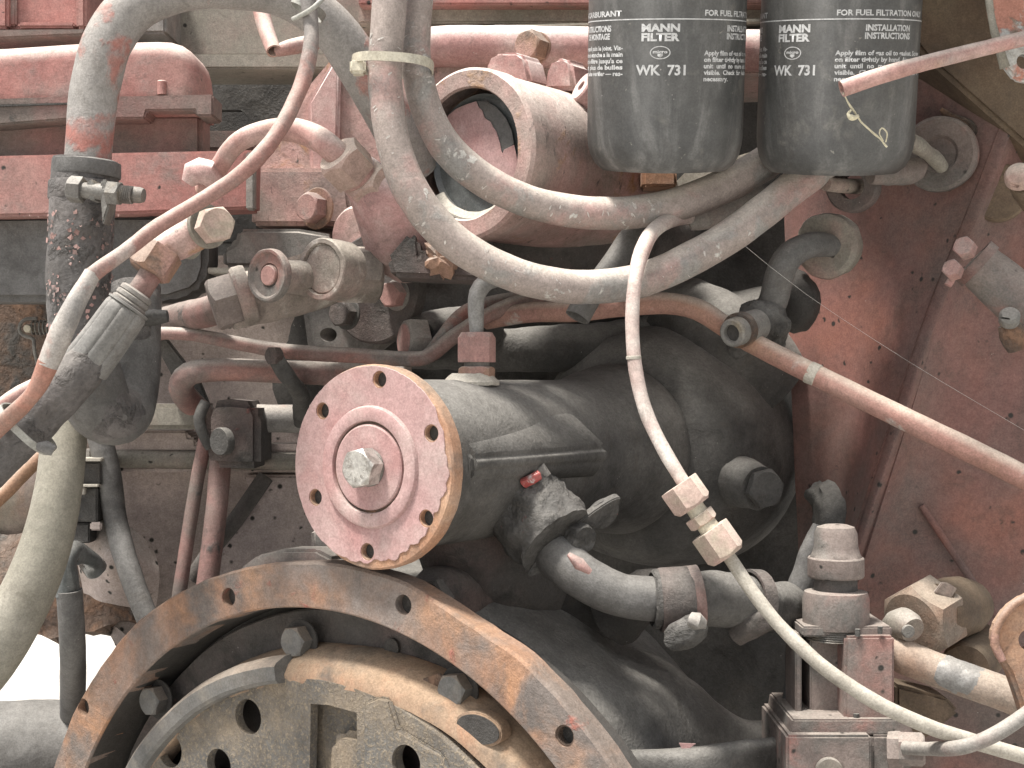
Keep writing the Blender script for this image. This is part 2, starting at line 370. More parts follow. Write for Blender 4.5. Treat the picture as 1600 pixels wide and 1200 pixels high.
m_brown = M('brown_dirty_bracket', (.14, .085, .045), [((.08, .055, .035), 11, .4, .4), ((.19, .135, .075), 14, .3, .4)], damt=.4, dust=(.27, .22, .16), bump=.0003)
m_dpink = M('dull_pink_valve', (.185, .14, .122), [((.30, .12, .095), 22, .24, .15), ((.13, .12, .108), 28, .4, .2)], damt=.8, dust=(.34, .30, .265), bump=.0004, specks=.15)
m_tabor = M('chipped_orange_tab', (.42, .16, .10), [((.40, .41, .39), 26, .42, .06), ((.2, .17, .12), 45, .25, .1)], damt=.4, bump=.0006)
m_yard = M('pale_dusty_yard', (.50, .48, .44), [((.40, .38, .34), 1.5, .4, .4)], dirt=0, damt=0, bump=.003, bsc=60, vsc=2)
m_ferr = M('grimy_ferrule', (.15, .148, .14), [((.21, .205, .195), 30, .35, .3), ((.2, .12, .1), 30, .14, .2)], damt=.55, dust=(.36, .34, .31), bump=.0003, rough=.6)
m_line = M('grey_red_thin_line', (.29, .12, .095), [((.17, .155, .145), 12, .34, .1), ((.34, .27, .24), 24, .22, .15)], damt=.8, dust=(.50, .44, .39), bump=.0003)
m_mid = M('grimy_red_tube', (.255, .12, .10), [((.17, .15, .135), 16, .45, .3), ((.32, .13, .10), 24, .3, .15)], damt=1., dust=(.42, .385, .345), bump=.0003)
m_valve = M('crusted_valve_dirt', (.255, .20, .17), [((.30, .17, .14), 22, .28, .25), ((.15, .125, .10), 28, .35, .3), ((.42, .38, .33), 50, .2, .2)], damt=.9, dust=(.50, .455, .39), bump=.0006, coarse=.6)
m_end = M('pale_scraped_line', (.33, .30, .27), [((.20, .19, .18), 26, .4, .2), ((.38, .2, .16), 34, .25, .15)], damt=.7, dust=(.6, .55, .5), bump=.0003)
m_orange = M('orange_red_line_end', (.34, .13, .08), [((.25, .14, .1), 30, .35, .25)], damt=.5, bump=.0003)
m_flake = M('peeling_paint_flakes', (.36, .19, .165), [((.14, .12, .11), 60, .4, .2)], damt=.5, bump=.0002)
m_straw = M('dry_straw', (.55, .50, .32), (), damt=.2, bump=.0001)
m_web = M('cobweb', (.5, .48, .44), (), damt=0, bump=0)
m_gloss = M('fresh_red_paint_chip', (.45, .06, .05), [((.6, .5, .48), 90, .25, .1)], damt=.1, rough=.2, bump=.0003)

# ---------------------------------------------------------------- the setting
def ground():
    bm = bmesh.new(); n = 40; V = [[bm.verts.new((-150+300*i/n, -100+300*j/n, 0)) for j in range(n+1)] for i in range(n+1)]
    for i in range(n):
        for j in range(n): bm.faces.new((V[i][j], V[i+1][j], V[i+1][j+1], V[i][j+1]))
    o = part(None, 'ground', bm, m_yard); o['kind'] = 'structure'; o['label'] = 'pale dusty yard under the machine'
ground()
OUT = -EX           # the way the engine's end faces look: left and towards the camera
def bolt(root, o, a, r, h, mat, rot=.3, washer=0, name='bolt', wmat=None, label=None):
    b = part(root, name, hexhead(o+a.normalized()*(washer and .0015), a, r, h, rot), mat, label)
    if washer: part(b, 'washer', lathe([(0, 0), (washer*.97, 0), (washer, .0004), (washer, .0014), (washer*.96, .0018), (0, .0018)], o, a, 32), wmat or mat)
    return b
def px3(x, y, d): return P(x, y, d)

# ================================================================= upper left: covers and head
t = thing('ribbed_cover', 'red panelled cover with pale ledges at the very top left', 'engine cover')
part(t, 'cover_plate', box(-160, -120, 130, 52, .17, .12, .003), m_red)
for x0, x1 in ((-22, 12), (118, 134)): part(t, 'rib', box(x0, -118, x1, 44, .160, .010, .002), m_red)
for x0, x1 in ((-160, -24), (27, 116)): part(t, 'ledge', box(x0, 34, x1, 43, .158, .012, .0015), m_red)
part(t, 'rib', box(14, -118, 25, 40, .166, .004, .0012), m_red)
part(t, 'lower_lip', prism([(-160, 47, .15), (132, 45, .15), (131, 54, .15), (-160, 67, .15)], .1, .0012), m_redk)

t = thing('lidded_housing', 'rounded red cast lid over a flanged box below the panelled cover', 'engine housing')
part(t, 'lid', domed([(-170, 74, .11), (0, 70, .11), (120, 62, .11), (240, 59, .11), (262, 60, .11), (279, 65, .11), (292, 74, .11), (301, 87, .11), (306, 104, .11), (309, 130, .11), (310, 175, .11), (-170, 180, .11)], .05, .014), m_red)
part(t, 'flange_lip', prism([(-170, 156, .106), (0, 154, .106), (110, 150, .106), (205, 150, .106), (333, 147, .106), (333, 181, .106), (306, 181, .106), (304, 172, .106), (229, 173, .106), (226, 185, .106), (110, 186, .106), (0, 195, .106), (-170, 200, .106)], .03, .0012), m_redk)
part(t, 'gasket', prism([(-170, 168, .1045), (112, 160, .1045), (112, 163, .1045), (-170, 172, .1045)], .002, .0002), m_black)
part(t, 'stud', lathe([(0, 0), (.0031, 0), (.0031, .0088), (.0026, .0095), (0, .0095)], P(253, 148, .110), UP, 16), m_red)
part(t, 'wall', box(-170, 178, 315, 250, .128, .03, .003), m_redk)
part(t, 'base_box', prism([(-170, 245, .098), (0, 243, .098), (200, 238, .098), (396, 234, .098), (394, 326, .098), (200, 334, .098), (0, 338, .098), (-170, 340, .098)], .03, .0018), m_red)
part(t, 'end_strip', box(384, 238, 397, 327, .094, .01, .001), m_grey)
bm = bmesh.new()
for k in range(26):
    x = -60+k*10+random.uniform(-4, 4); p = P(x, 337+random.uniform(-2, 3), .096); s = random.uniform(.0008, .0028)
    f = [bm.verts.new(p+Vector((random.uniform(-1, 1)*s, random.uniform(-1, 0)*s, random.uniform(-1, 1)*s))) for _ in range(3)]; bm.faces.new(f)
part(t, 'peeling_paint', bm, m_flake, kind='stuff')

single('lower_block', 'dark grey rounded block under the flanged red box', 'engine block',
       prism([(-170, 336, .115), (324, 332, .115), (324, 418, .115), (316, 444, .115), (300, 458, .115), (262, 470, .115), (-170, 472, .115)], .04, .008, 4), m_rub)
t = thing('support_beam', 'grey brown steel beam across the top behind the pipes', 'beam')
part(t, 'beam_web', box(258, -120, 760, 88, .27, .02, .002), m_olive)
part(t, 'beam_foot', prism([(300, 84, .24), (760, 84, .24), (760, 107, .24), (300, 107, .24)], .06, .0015), m_olive)
part(t, 'spacer_block', box(195, -60, 259, 52, .22, .08, .002), m_grey)
t = thing('rear_plate', 'dark shadowed plate with a rounded opening behind the lid', 'plate')
part(t, 'sheet', box(300, 60, 640, 380, .34, .01, .001), m_dark,
     cut=merge(prism([(310, 206, .33), (312, 180, .33), (330, 168, .33), (372, 168, .33), (386, 180, .33), (391, 206, .33)], .05, 0)))
part(t, 'shelf', box(312, 204, 400, 232, .19, .12, .001), m_redk)

# ---- the strips above the pink housing
t = thing('upper_rail', 'dark rail with a red strip and pale edge line along the top centre', 'rail')
part(t, 'red_strip', box(560, -120, 1260, 7, .20, .05, .0015), m_red)
part(t, 'grey_web', box(560, 8, 1260, 36, .215, .05, .0015), m_olive)
part(t, 'edge_strip', prism([(738, 40, .17), (1260, 27, .17), (1260, 33, .17), (738, 43, .17)], .08, .0005), m_beige)

# ---- pink housing plate
t = thing('pink_housing', 'tall dusty pink casting behind the two looped hoses', 'engine casting')
part(t, 'plate', prism([(516, 90, .17), (545, 66, .17), (664, 42, .17), (930, 42, .17), (1240, 42, .17), (1240, 110, .17), (860, 118, .17), (700, 240, .17), (700, 420, .17), (552, 357, .17), (392, 353, .17), (397, 240, .17), (420, 204, .17)], .12, .006, 4), m_pinkr)
part(t, 'rib', prism([(480, 160, .162), (520, 92, .162), (532, 96, .162), (528, 330, .162), (486, 330, .162)], .02, .004, 3), m_pink)
part(t, 'top_roll', tube([(664, 74, .165), (760, 72, .165), (900, 74, .165), (1250, 80, .165)], 32, 24, amp=.0006), m_pink)
part(t, 'lower_face', prism([(396, 262, .155), (540, 262, .155), (552, 352, .155), (392, 352, .155)], .02, .003), m_pinkr)
bolt(t, P(497, 326, .150), OUT, S(24, .15), .011, m_boltp, .5, S(33, .15), wmat=m_nutr)
bolt(t, P(840, 76, .125), OUT, S(25, .125), .013, m_nutr, .2, S(26, .12), wmat=m_nutr, label='rust brown bolt on top of the pink casting')

# ================================================================= thermostat housing
TA = axis(.68); TO = P(728, 240, .03)
t = thing('open_housing', 'pink round housing whose open mouth shows peeling paint', 'thermostat housing')
Ro, Ri = .0535, .0405
part(t, 'body', lathe([(Ri, .002), (Ri+.001, 0), (Ro-.002, 0), (Ro, .002), (Ro, .012), (Ro-.0015, .02), (Ro-.002, .15), (Ro-.01, .17), (0, .17), (0, .026), (Ri, .026)], TO, TA, 72, amp=.0005), m_pinkr)
def tp(x, y, h): return onplane(x, y, TO+TA*h, TA)
part(t, 'rubber_disc', lathe([(0, .0165), (Ri-.004, .0165), (Ri-.0015, .013), (Ri-.0006, .018), (Ri-.001, .024), (0, .024)], TO, TA, 48), m_glassy)
film = [(693, 196), (700, 180), (712, 170), (728, 163), (744, 158), (748, 168), (753, 172), (757, 184), (766, 190), (770, 198), (775, 205), (778, 214), (781, 224), (783, 236), (785, 240), (787, 234), (803, 226), (808, 250), (806, 280), (796, 308), (784, 330), (770, 318), (752, 300), (733, 286), (716, 268), (700, 245), (692, 220)]
part(t, 'paint_film', prism([tp(x, y, .0125) for x, y in film], TA*.0006, .0002, 1), m_flange)
torn = [(744, 158), (760, 158), (776, 168), (790, 184), (799, 203), (803, 224), (795, 232), (787, 238), (783, 236), (781, 224), (778, 214), (775, 205), (770, 198), (766, 190), (757, 184), (753, 172), (748, 168)]
part(t, 'torn_patch', prism([tp(x, y, .0135) for x, y in torn], TA*.0008, .0002, 1), m_rub)
part(t, 'lit_wall_arc', lathe([(Ri-.0055, .011), (Ri-.001, .0075), (Ri+.0005, .0075), (Ri+.0005, .014), (Ri-.005, .013)], TO, TA, 40, arc=(R(195), R(325)), closed=True, amp=.0006), m_cream)  # cream arc paints the lit part of the inner wall
part(t, 'pad', prism([(755, 130, .055), (760, 96, .055), (768, 85, .055), (780, 81, .055), (808, 81, .055), (820, 90, .055), (830, 130, .055)], TA*.02, .0025, 3), m_pink)
part(t, 'pad', prism([(848, 140, .075), (854, 104, .075), (862, 92, .075), (880, 88, .075), (892, 96, .075), (898, 140, .075)], TA*.02, .0025, 3), m_pink)
lug = part(t, 'lug', lathe([(.0035, 0), (.0095, 0), (.0105, .001), (.0125, .012), (.0035, .012)], P(908, 134, .062), Vector((.75, .35, -.45)), 30, closed=True), m_pink)
part(lug, 'bore', lathe([(0, .002), (.0037, .002), (.0037, .006), (0, .006)], P(908, 134, .062), Vector((.75, .35, -.45)), 20), m_tblack)
part(t, 'underside', tube([(770, 350, .10, 40), (850, 372, .12, 62), (950, 372, .15, 66), (1040, 372, .19, 60)], amp=.002, nsc=30), m_darkp)
part(t, 'foot', prism([(604, 404, .03), (640, 362, .03), (655, 372, .03), (658, 398, .03), (700, 402, .03), (800, 418, .03), (806, 440, .03), (612, 432, .03)], .05, .003), m_darkp)
bm = lathe([(0, .001), (.005, .002), (.011, .006), (.012, .014), (0, .018)], P(684, 402, .022), Vector((.3, 1, .1)), 26, amp=.005, nsc=170)
part(t, 'rust_lump', bm, m_nutr)

# lower arch under the pipes
t = thing('elbow_casting', 'dusty pink elbow casting carrying two tan hexagon nuts', 'elbow')
part(t, 'elbow', tube([(558, 268, .055, 34), (580, 292, .055, 40), (598, 320, .055, 47), (612, 350, .06, 52), (626, 376, .07, 56), (640, 392, .09, 52)], segs=32, amp=.0008, nsc=40), m_pink)
ax = (P(530, 245, .03)-P(600, 318, .055)).normalized(); 
part(t, 'union_nut', hexhead(P(556, 272, .045), ax, S(40, .03), .019, .25), m_nut)
part(t, 'collar', lathe([(0, 0), (S(30, .04), 0), (S(30, .04), .012), (0, .012)], P(566, 282, .048), ax, 28), m_pinkr)
part(t, 'jam_nut', hexhead(P(584, 296, .052), ax, S(39, .05), .012, .55), m_nut)
t = thing('base_flange', 'small pink boss plate behind the elbow casting', 'flange')
part(t, 'plate', lathe([(0, 0), (.019, 0), (.021, .002), (.021, .012), (0, .012)], P(552, 368, .13), EX, 40, amp=.0006), m_pinkr)
single('arched_pipe', 'short dusty pink pipe arching into the tan union nut', 'pipe',
       tube([(318, 298, .075, 15), (338, 268, .065, 15), (368, 226, .055, 16), (410, 206, .05, 17), (456, 203, .05, 19), (492, 214, .045, 20), (522, 236, .035, 20), (548, 262, .04, 18)], amp=.0003), m_pipep)
t = thing('sleeve_joint', 'pale dusty sleeve where the arched pipe meets the thin line', 'pipe joint')
part(t, 'sleeve', tube([(292, 286, .06, 10), (302, 272, .06, 20), (325, 270, .06, 22), (338, 290, .065, 14)], amp=.0012, nsc=90), m_pink)
single('drain_stub', 'short open pink tube with a bent end behind the thin line', 'tube',
       tube([(398, -60, .12, 13), (410, 25, .10, 13), (428, 80, .08, 12)], hollow=.75), m_pipep)
single('bent_stub', 'pale pink stub lying across behind the thin line', 'tube',
       tube([(432, 80, .085, 9), (452, 74, .085, 12), (492, 66, .10, 13)], hollow=.7), m_pipep)

# ================================================================= valve group centre left
t = thing('banjo_valve', 'dusty round-faced valve block with a ringed disc and hexagon end', 'valve')
part(t, 'body', tube([(352, 478, .035, 40), (386, 466, .04, 42), (430, 458, .05, 44), (480, 445, .065, 42), (545, 425, .085, 38)], segs=28, amp=.0012, nsc=60), m_valve)
part(t, 'hexagon_nut', hexhead(P(372, 466, .032), Vector((-.92, -.22, -.30)), S(44, .03), .017, .1), m_dpink)
part(t, 'ring_collar', lathe([(0, 0), (S(46, .03), 0), (S(48, .03), .002), (S(48, .03), .007), (S(44, .03), .009), (0, .009)], P(392, 459, .03), Vector((-.92, -.22, -.30)), 36, amp=.0005), m_valve)
o = P(417, 430, .0)
part(t, 'neck', lathe([(0, 0), (.0100, 0), (.0100, .012), (.011, .03), (0, .03)], P(424, 430, .005), EX, 28), m_valve)
dk = part(t, 'ringed_disc', lathe([(0, .002), (.0063, .002), (.0066, .0032), (.0072, .0032), (.0075, .0018), (.0125, .0012), (.0138, -.0006), (.0152, -.0008), (.016, .0005), (.016, .004), (.0145, .006), (0, .006)], o, EX, 44, amp=.0004, nsc=120), m_dpink)
part(dk, 'hub', lathe([(0, .0004), (.0056, .0004), (.0061, .0009), (.0061, .003), (0, .003)], o, EX, 28), m_boltp)
o = P(501, 420, .015)
part(t, 'plug_face', lathe([(0, .0015), (.0140, .0015), (.0146, .0026), (.0152, .0026), (.0158, 0), (.0183, 0), (.0190, .001), (.0190, .012), (.018, .022), (0, .022)], o, EX, 44, amp=.0005, nsc=100), m_valve)
part(t, 'connecting_web', prism([(440, 405, .03), (480, 392, .03), (480, 448, .03), (444, 452, .03)], .02, .003), m_valve)
part(t, 'hexagon_end', hexhead(P(524, 428, .062), Vector((1, .35, .0)), S(47, .06), .0285, .25), m_valve)
single('saddle_block', 'pale grey rectangular block with a waisted top behind the valve', 'bracket',
       prism([(372, 357, .13), (466, 357, .13), (520, 366, .13), (520, 392, .13), (470, 418, .13), (348, 418, .13), (347, 390, .13), (366, 380, .13)], .07, .003, 3), m_grey)
single('narrow_ledge', 'thin pale ledge strip beside the saddle block', 'strip', box(324, 418, 392, 427, .12, .05, .0006), m_cream)
single('dark_red_pipe', 'thick dark red pipe leaving the valve down to the left', 'pipe',
       tube([(190, 530, .16, 24), (255, 505, .12, 25), (320, 488, .07, 24), (352, 478, .045, 24)], amp=.0005), m_redk)
t = thing('cover_flange', 'round dark cover plate with small bolts right of the valve', 'flange')
part(t, 'back_plate', prism([(500, 380, .14), (600, 370, .14), (640, 420, .14), (655, 500, .14), (560, 575, .14), (482, 560, .14), (470, 470, .14)], .03, .006, 3), m_grey,
     cut=lathe([(0, -.05), (S(11, .14), -.05), (S(11, .14), .05), (0, .05)], P(513, 523, .14), EX, 20))
part(t, 'plate', lathe([(0, 0), (.0365, 0), (.038, .0015), (.038, .010), (0, .010)], P(583, 450, .115), EX, 60, amp=.0003), m_darkp)
bolt(t, P(622, 461, .104), OUT, S(21, .1), .009, m_boltp, .1, S(25, .1), wmat=m_grey)
bolt(t, P(544, 490, .113), OUT, S(22, .1), .009, m_darkp, .1, S(26, .1), wmat=m_dark)
t = thing('block_bolt', 'large dusty bolt with pink face above the small red tube', 'bolt')
BX = Vector((-.9, -.42, .04)).normalized()
part(t, 'head', hexhead(P(662, 533, .10), BX, S(36, .09), .014, .1), m_grey)
part(t, 'face', lathe([(0, .0008), (.0105, .0008), (.0112, 0), (.0112, -.001), (0, -.001)], P(662, 533, .10)+BX*.0142, BX, 30, amp=.0002), m_boltp)
part(t, 'boss', tube([(650, 532, .10, 36), (690, 522, .13, 40), (760, 515, .16, 40)], amp=.001), m_dark)

# ================================================================= small tubes in the middle
single('small_red_tube', 'thin red tube kinked upward above the round pink flange', 'tube',
       tube([(225, 520, .085, 10), (300, 523, .08, 10), (380, 538, .08, 11), (450, 549, .08, 12), (560, 556, .075, 12), (640, 561, .075, 12), (672, 555, .075, 12), (710, 525, .08, 12), (760, 494, .085, 12), (815, 470, .095, 12), (900, 440, .14, 12)], amp=.0002), m_mid)
single('branch_tube', 'short red grey tube rising behind the small kinked tube', 'tube',
       tube([(662, 562, .09, 11), (690, 530, .09, 12), (720, 494, .095, 12), (760, 476, .10, 12), (840, 462, .12, 12)], amp=.0002), m_hoseg)
single('return_pipe', 'thick pinkish pipe with a tight return bend beside the rubber hose', 'pipe',
       tube([(330, 660, .13, 20), (300, 632, .12, 20), (283, 606, .10, 19), (296, 584, .09, 19), (340, 578, .09, 18), (420, 580, .09, 18), (500, 583, .095, 19), (640, 588, .11, 20)], segs=24, amp=.0002), m_mid)
single('slanted_strap', 'dark slanted strap between the rubber bend and the thick pipe', 'strap',
       prism([(232, 520, .14), (250, 516, .14), (312, 596, .14), (330, 640, .14), (314, 646, .14), (270, 590, .14)], .006, .001), m_dark)
t = thing('tube_clip', 'small dark clip holding the small tube to the thick pipe', 'clip')
part(t, 'band', tube([(428, 553, .065, 13), (440, 575, .06, 14), (455, 597, .062, 12), (470, 620, .085, 14), (468, 660, .11, 10)], amp=.001, nsc=120), m_dark)
part(t, 'screw_head', hexhead(P(433, 556, .060), OUT, S(15, .06), .006), m_darkp)
for i, (x, d) in enumerate(((452, .078), (468, .088))):
    pass
t = thing('cross_bar', 'horizontal grey bar running left from the pink flange', 'bar')
part(t, 'bar', box(150, 631, 326, 671, .115, .03, .003), m_olive)
part(t, 'round_end', tube([(360, 653, .12, 22), (420, 654, .12, 22), (560, 655, .13, 22)], amp=.0003), m_hoseg)
t = thing('clamp_block', 'dark grimy clamp block gripping the horizontal grey bar', 'clamp')
part(t, 'block', prism([(318, 652, .085), (326, 628, .085), (352, 624, .085), (396, 628, .085), (406, 648, .085), (406, 733, .085), (330, 731, .085), (320, 700, .085)], .05, .006, 4), m_darkp)
part(t, 'jaw', tube([(322, 628, .09, 9), (311, 652, .088, 9), (318, 682, .088, 8), (328, 700, .09, 7)], amp=.0005), m_dark)
part(t, 'bolt_head', lathe([(0, .0), (.0085, .0), (.009, .001), (.009, .006), (0, .006)], P(342, 690, .078), EX, 24, amp=.0006), m_dark)
t = thing('lower_ledge', 'pinkish grey ledge plate with a notched edge below the bar', 'ledge')
part(t, 'upper_strip', prism([(150, 672, .14), (292, 673, .14), (294, 683, .14), (306, 684, .14), (306, 694, .14), (520, 694, .14), (520, 706, .14), (150, 706, .14)], .03, .0015), m_bgpan)
part(t, 'shade_roll', tube([(150, 716, .14, 14), (300, 718, .14, 14), (520, 722, .14, 14)], amp=.0004), m_olive)
part(t, 'seam_strip', box(150, 731, 520, 738, .142, .03, .0008), m_bgpan)
single('bulkhead', 'pinkish grey panel seen through the pipes above the horizontal bar', 'panel',
       loft([[(130, 400, .21), (260, 400, .21), (400, 400, .22), (520, 400, .22)], [(130, 560, .21), (260, 560, .21), (400, 560, .22), (520, 560, .22)], [(130, 700, .21), (260, 700, .21), (400, 700, .22), (520, 700, .22)]], 8, 8, .001, 25, .006), m_bgpan)
single('rear_wall', 'dark wall closing the engine bay behind all parts', 'wall',
       prism([P(-400, -300, .40), P(2100, -300, .40), P(2100, 1500, .40), P(330, 1500, .40), P(300, 930, .40), P(-400, 900, .40)], Vector((0, .01, 0)), 0), m_black)
single('speckled_panel', 'dull pink speckled panel behind the two thin rods', 'panel',
       loft([[(145, 728, .16), (260, 730, .165), (380, 730, .16), (560, 730, .15)], [(140, 830, .16), (260, 830, .18), (380, 830, .18), (560, 830, .17)],
             [(135, 930, .17), (225, 935, .18), (380, 930, .20), (560, 930, .19)], [(222, 1010, .17), (240, 1030, .18), (380, 1030, .22), (560, 1030, .21)]], 10, 8, .0012, 25, .01), m_bgpan)
single('v_groove_plate', 'flat pinkish triangular plate at the foot of the speckled panel', 'plate',
       prism([(380, 742, .15), (520, 742, .15), (520, 900, .15), (300, 930, .15), (352, 850, .15), (400, 790, .15)], .02, .002), m_bgpan)
G = 'thin rods standing in front of the speckled panel'
single('thin_rod', 'thinner brown red rod, left of the pair under the clamp block', 'rod', tube([(326, 660, .12, 11), (303, 780, .11, 11), (280, 930, .10, 11), (272, 985, .10, 11)], amp=.0002), m_redk, G)
single('thin_rod', 'thicker brown red rod, right of the pair under the clamp block', 'rod', tube([(346, 700, .11, 17), (338, 800, .10, 17), (322, 930, .09, 17), (316, 990, .09, 17)], amp=.0002), m_redk, G)
single('slanted_rod', 'dark slanted rod right behind the two thin rods', 'rod', tube([(415, 745, .14, 13), (370, 810, .13, 13), (330, 860, .13, 13), (300, 905, .13, 13)]), m_darkp)
single('grey_tube', 'dark grey tube running down right of the dark stacked block', 'tube', tube([(152, 670, .11, 19), (170, 740, .11, 19), (182, 820, .11, 18), (205, 900, .10, 18), (240, 990, .09, 17)], amp=.0002), m_rub)
t = thing('terminal_stack', 'dark stacked block with two pale ledges beside the beige hose', 'connector')
part(t, 'block', box(98, 722, 158, 757, .10, .03, .001), m_black); part(t, 'block', box(98, 762, 152, 816, .102, .03, .001), m_dark)
part(t, 'block', box(98, 818, 140, 849, .104, .03, .001), m_black)
part(t, 'ledge', box(98, 716, 158, 721, .095, .04, .0004), m_cream); part(t, 'ledge', box(98, 757, 153, 761, .095, .04, .0004), m_cream)
part(t, 'lug', box(128, 702, 142, 717, .11, .01, .001), m_grey); part(t, 'lug', box(126, 762, 133, 773, .097, .004, .0006), m_cream)
part(t, 'tab', box(140, 816, 158, 829, .10, .005, .001), m_bgpan)
# far left background
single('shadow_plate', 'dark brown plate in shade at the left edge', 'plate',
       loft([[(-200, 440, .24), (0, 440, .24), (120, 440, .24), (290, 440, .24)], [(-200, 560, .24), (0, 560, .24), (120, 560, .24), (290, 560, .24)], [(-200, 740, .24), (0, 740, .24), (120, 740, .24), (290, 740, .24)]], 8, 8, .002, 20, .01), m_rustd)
single('rust_stained_panel', 'olive and orange stained panel behind the beige hose', 'panel',
       loft([[(-200, 660, .21), (0, 680, .21), (80, 670, .21), (200, 670, .21)], [(-200, 770, .20), (0, 770, .20), (80, 770, .20), (200, 770, .20)], [(-200, 845, .21), (0, 848, .21), (80, 840, .21), (200, 860, .21)]], 8, 8, .0015, 30, .008),
       M('olive_rust_panel', (.20, .165, .12), [((.30, .14, .06), 22, .3, .25), ((.28, .2, .17), 16, .4, .3)], damt=.5, bump=.0006))
bm = loft([[(-200, 830, .20), (0, 832, .20), (110, 836, .19), (230, 850, .18)], [(-200, 900, .19), (0, 905, .18), (110, 905, .17), (230, 905, .17)],
           [(-200, 985, .18), (0, 988, .17), (95, 993, .165), (205, 966, .16)]], 14, 10, .004, 70, .02)
single('rusted_underside', 'thick flaking dark rust slab hanging over the bright gap', 'rusted slab', bm, m_rustd)
single('side_lump', 'dull pink rounded casting behind the lower rubber tube', 'casting',
       loft([[(118, 800, .15), (160, 800, .13), (215, 830, .13), (240, 860, .14)], [(120, 870, .14), (160, 870, .11), (205, 880, .11), (250, 900, .13)], [(130, 925, .15), (160, 940, .13), (200, 950, .13), (240, 962, .14)]], 8, 8, .002, 40, .01), m_bgpan)
t = thing('spring_clip', 'small wire spring clip at the left edge beside the hose', 'clip')
part(t, 'spring', merge(*[tube3([[c.x+.0048*math.cos(q)*.0, c.y+.0048*math.cos(q), c.z+.0048*math.sin(q), .0008] for q in [2*math.pi*k/10 for k in range(11)] for c in [P(52+j*6, 512, .17)]], 6, .01) for j in range(7)]), m_dsteel)
part(t, 'wire_loop', tube([(58, 498, .168, 3), (40, 499, .168, 3), (31, 508, .168, 3), (32, 520, .168, 3), (42, 526, .168, 3), (52, 530, .168, 3), (54, 548, .168, 3), (60, 575, .18, 3)], segs=8, step=.002), m_dsteel)
part(t, 'pin', lathe([(0, 0), (.0024, .0002), (.003, .0015), (.003, .01), (0, .01)], P(42, 513, .164), Vector((0, 1, 0)), 16), m_tie)

# ================================================================= engine block backdrop
single('engine_block', 'big oily black engine block behind everything in the middle', 'engine block',
       merge(loft([[(400, 330, .25), (640, 330, .25), (900, 330, .27), (1120, 300, .27), (1330, 280, .24)],
             [(400, 450, .24), (640, 450, .20), (900, 460, .22), (1120, 450, .25), (1330, 450, .24)],
             [(400, 600, .23), (640, 590, .19), (900, 600, .25), (1120, 620, .30), (1330, 620, .28)],
             [(400, 800, .24), (640, 800, .24), (900, 850, .28), (1120, 860, .30), (1330, 860, .28)],
             [(400, 1000, .26), (640, 1000, .26), (900, 1050, .28), (1120, 1060, .28), (1330, 1060, .26)],
             [(400, 1400, .26), (640, 1400, .26), (900, 1400, .28), (1120, 1400, .28), (1330, 1400, .26)]], 16, 10, .006, 18, .02)), m_dark)
single('block_ridge', 'dark horizontal cast ledge under the lower looped hose', 'casting',
       tube([(600, 545, .17, 30), (760, 548, .16, 34), (900, 545, .17, 38), (1000, 535, .19, 40), (1100, 510, .20, 44), (1180, 500, .2, 50), (1260, 470, .2, 40)], segs=24, amp=.0025, nsc=28), m_dark)
single('block_nose', 'dark lumpy shoulder of the block above the pump', 'casting',
       tube([(1060, 500, .2, 70), (1130, 540, .17, 80), (1190, 600, .18, 90)], segs=32, amp=.003, nsc=25), m_dark)
#SECTION3
# ================================================================= water pump: body and pink end flange
FC = P(588, 729, -.08)
t = thing('water_pump', 'large oily black cylindrical pump body behind the pink flange', 'pump')
part(t, 'barrel', lathe([(0, .0), (.043, .0), (.044, .008), (.0472, .014), (.0474, .10), (.0476, .19), (.050, .21), (.056, .235), (.0585, .25), (.0570, .258), (.068, .262), (.079, .276), (.086, .305), (.090, .33), (.0905, .37), (.086, .385), (0, .385)], FC, EX, 128, amp=.0007, nsc=40, ang=1.2), m_dark)
def wedge(h0, h1):
    bm = bmesh.new(); prof = [(.034, .031), (.0400, .0280), (.0590, .0065), (.0580, -.003), (.0465, -.013), (.036, -.015)]
    A = [bm.verts.new(FC+EX*(h0+(.0)*k)+(EU*r+UP*z)*.87) for k, (r, z) in enumerate(prof)]
    B = [bm.verts.new(FC+EX*(h1+.024*min(k, 2)/2)+EU*r+UP*z) for k, (r, z) in enumerate(prof)]
    bm.faces.new(A); bm.faces.new(B[::-1])
    for k in range(6): bm.faces.new((A[k], B[k], B[(k+1) % 6], A[(k+1) % 6]))
    bmesh.ops.recalc_face_normals(bm, faces=bm.faces)
    bmesh.ops.bevel(bm, geom=bm.edges[:], offset=.0028, segments=4, affect='EDGES', clamp_overlap=True); sharpen(bm, 1.); return bm
part(t, 'boss', wedge(.020, .125), m_dark)
part(t, 'ear', tube([(1115, 742, .14, 40), (1155, 752, .11, 40), (1187, 761, .09, 35)], segs=32, amp=.0015), m_dark)
bolt(t, P(1192, 763, .087), Vector((.35, -.93, .02)), S(32, .09), .006, m_dark, .2)
part(t, 'bolt_boss', tube([(660, 930, -.02, 44), (690, 935, -.02, 48), (750, 930, .01, 46), (830, 930, .04, 40)], segs=28, amp=.002), m_darkp)
bolt(t, P(683, 938, -.047), OUT, S(36, -.04), .008, m_darkp, .2)
part(t, 'belly', tube([(700, 800, .0, 70), (740, 860, .01, 80), (800, 900, .03, 80), (860, 920, .06, 70)], segs=36, amp=.003, nsc=30), m_darkp)

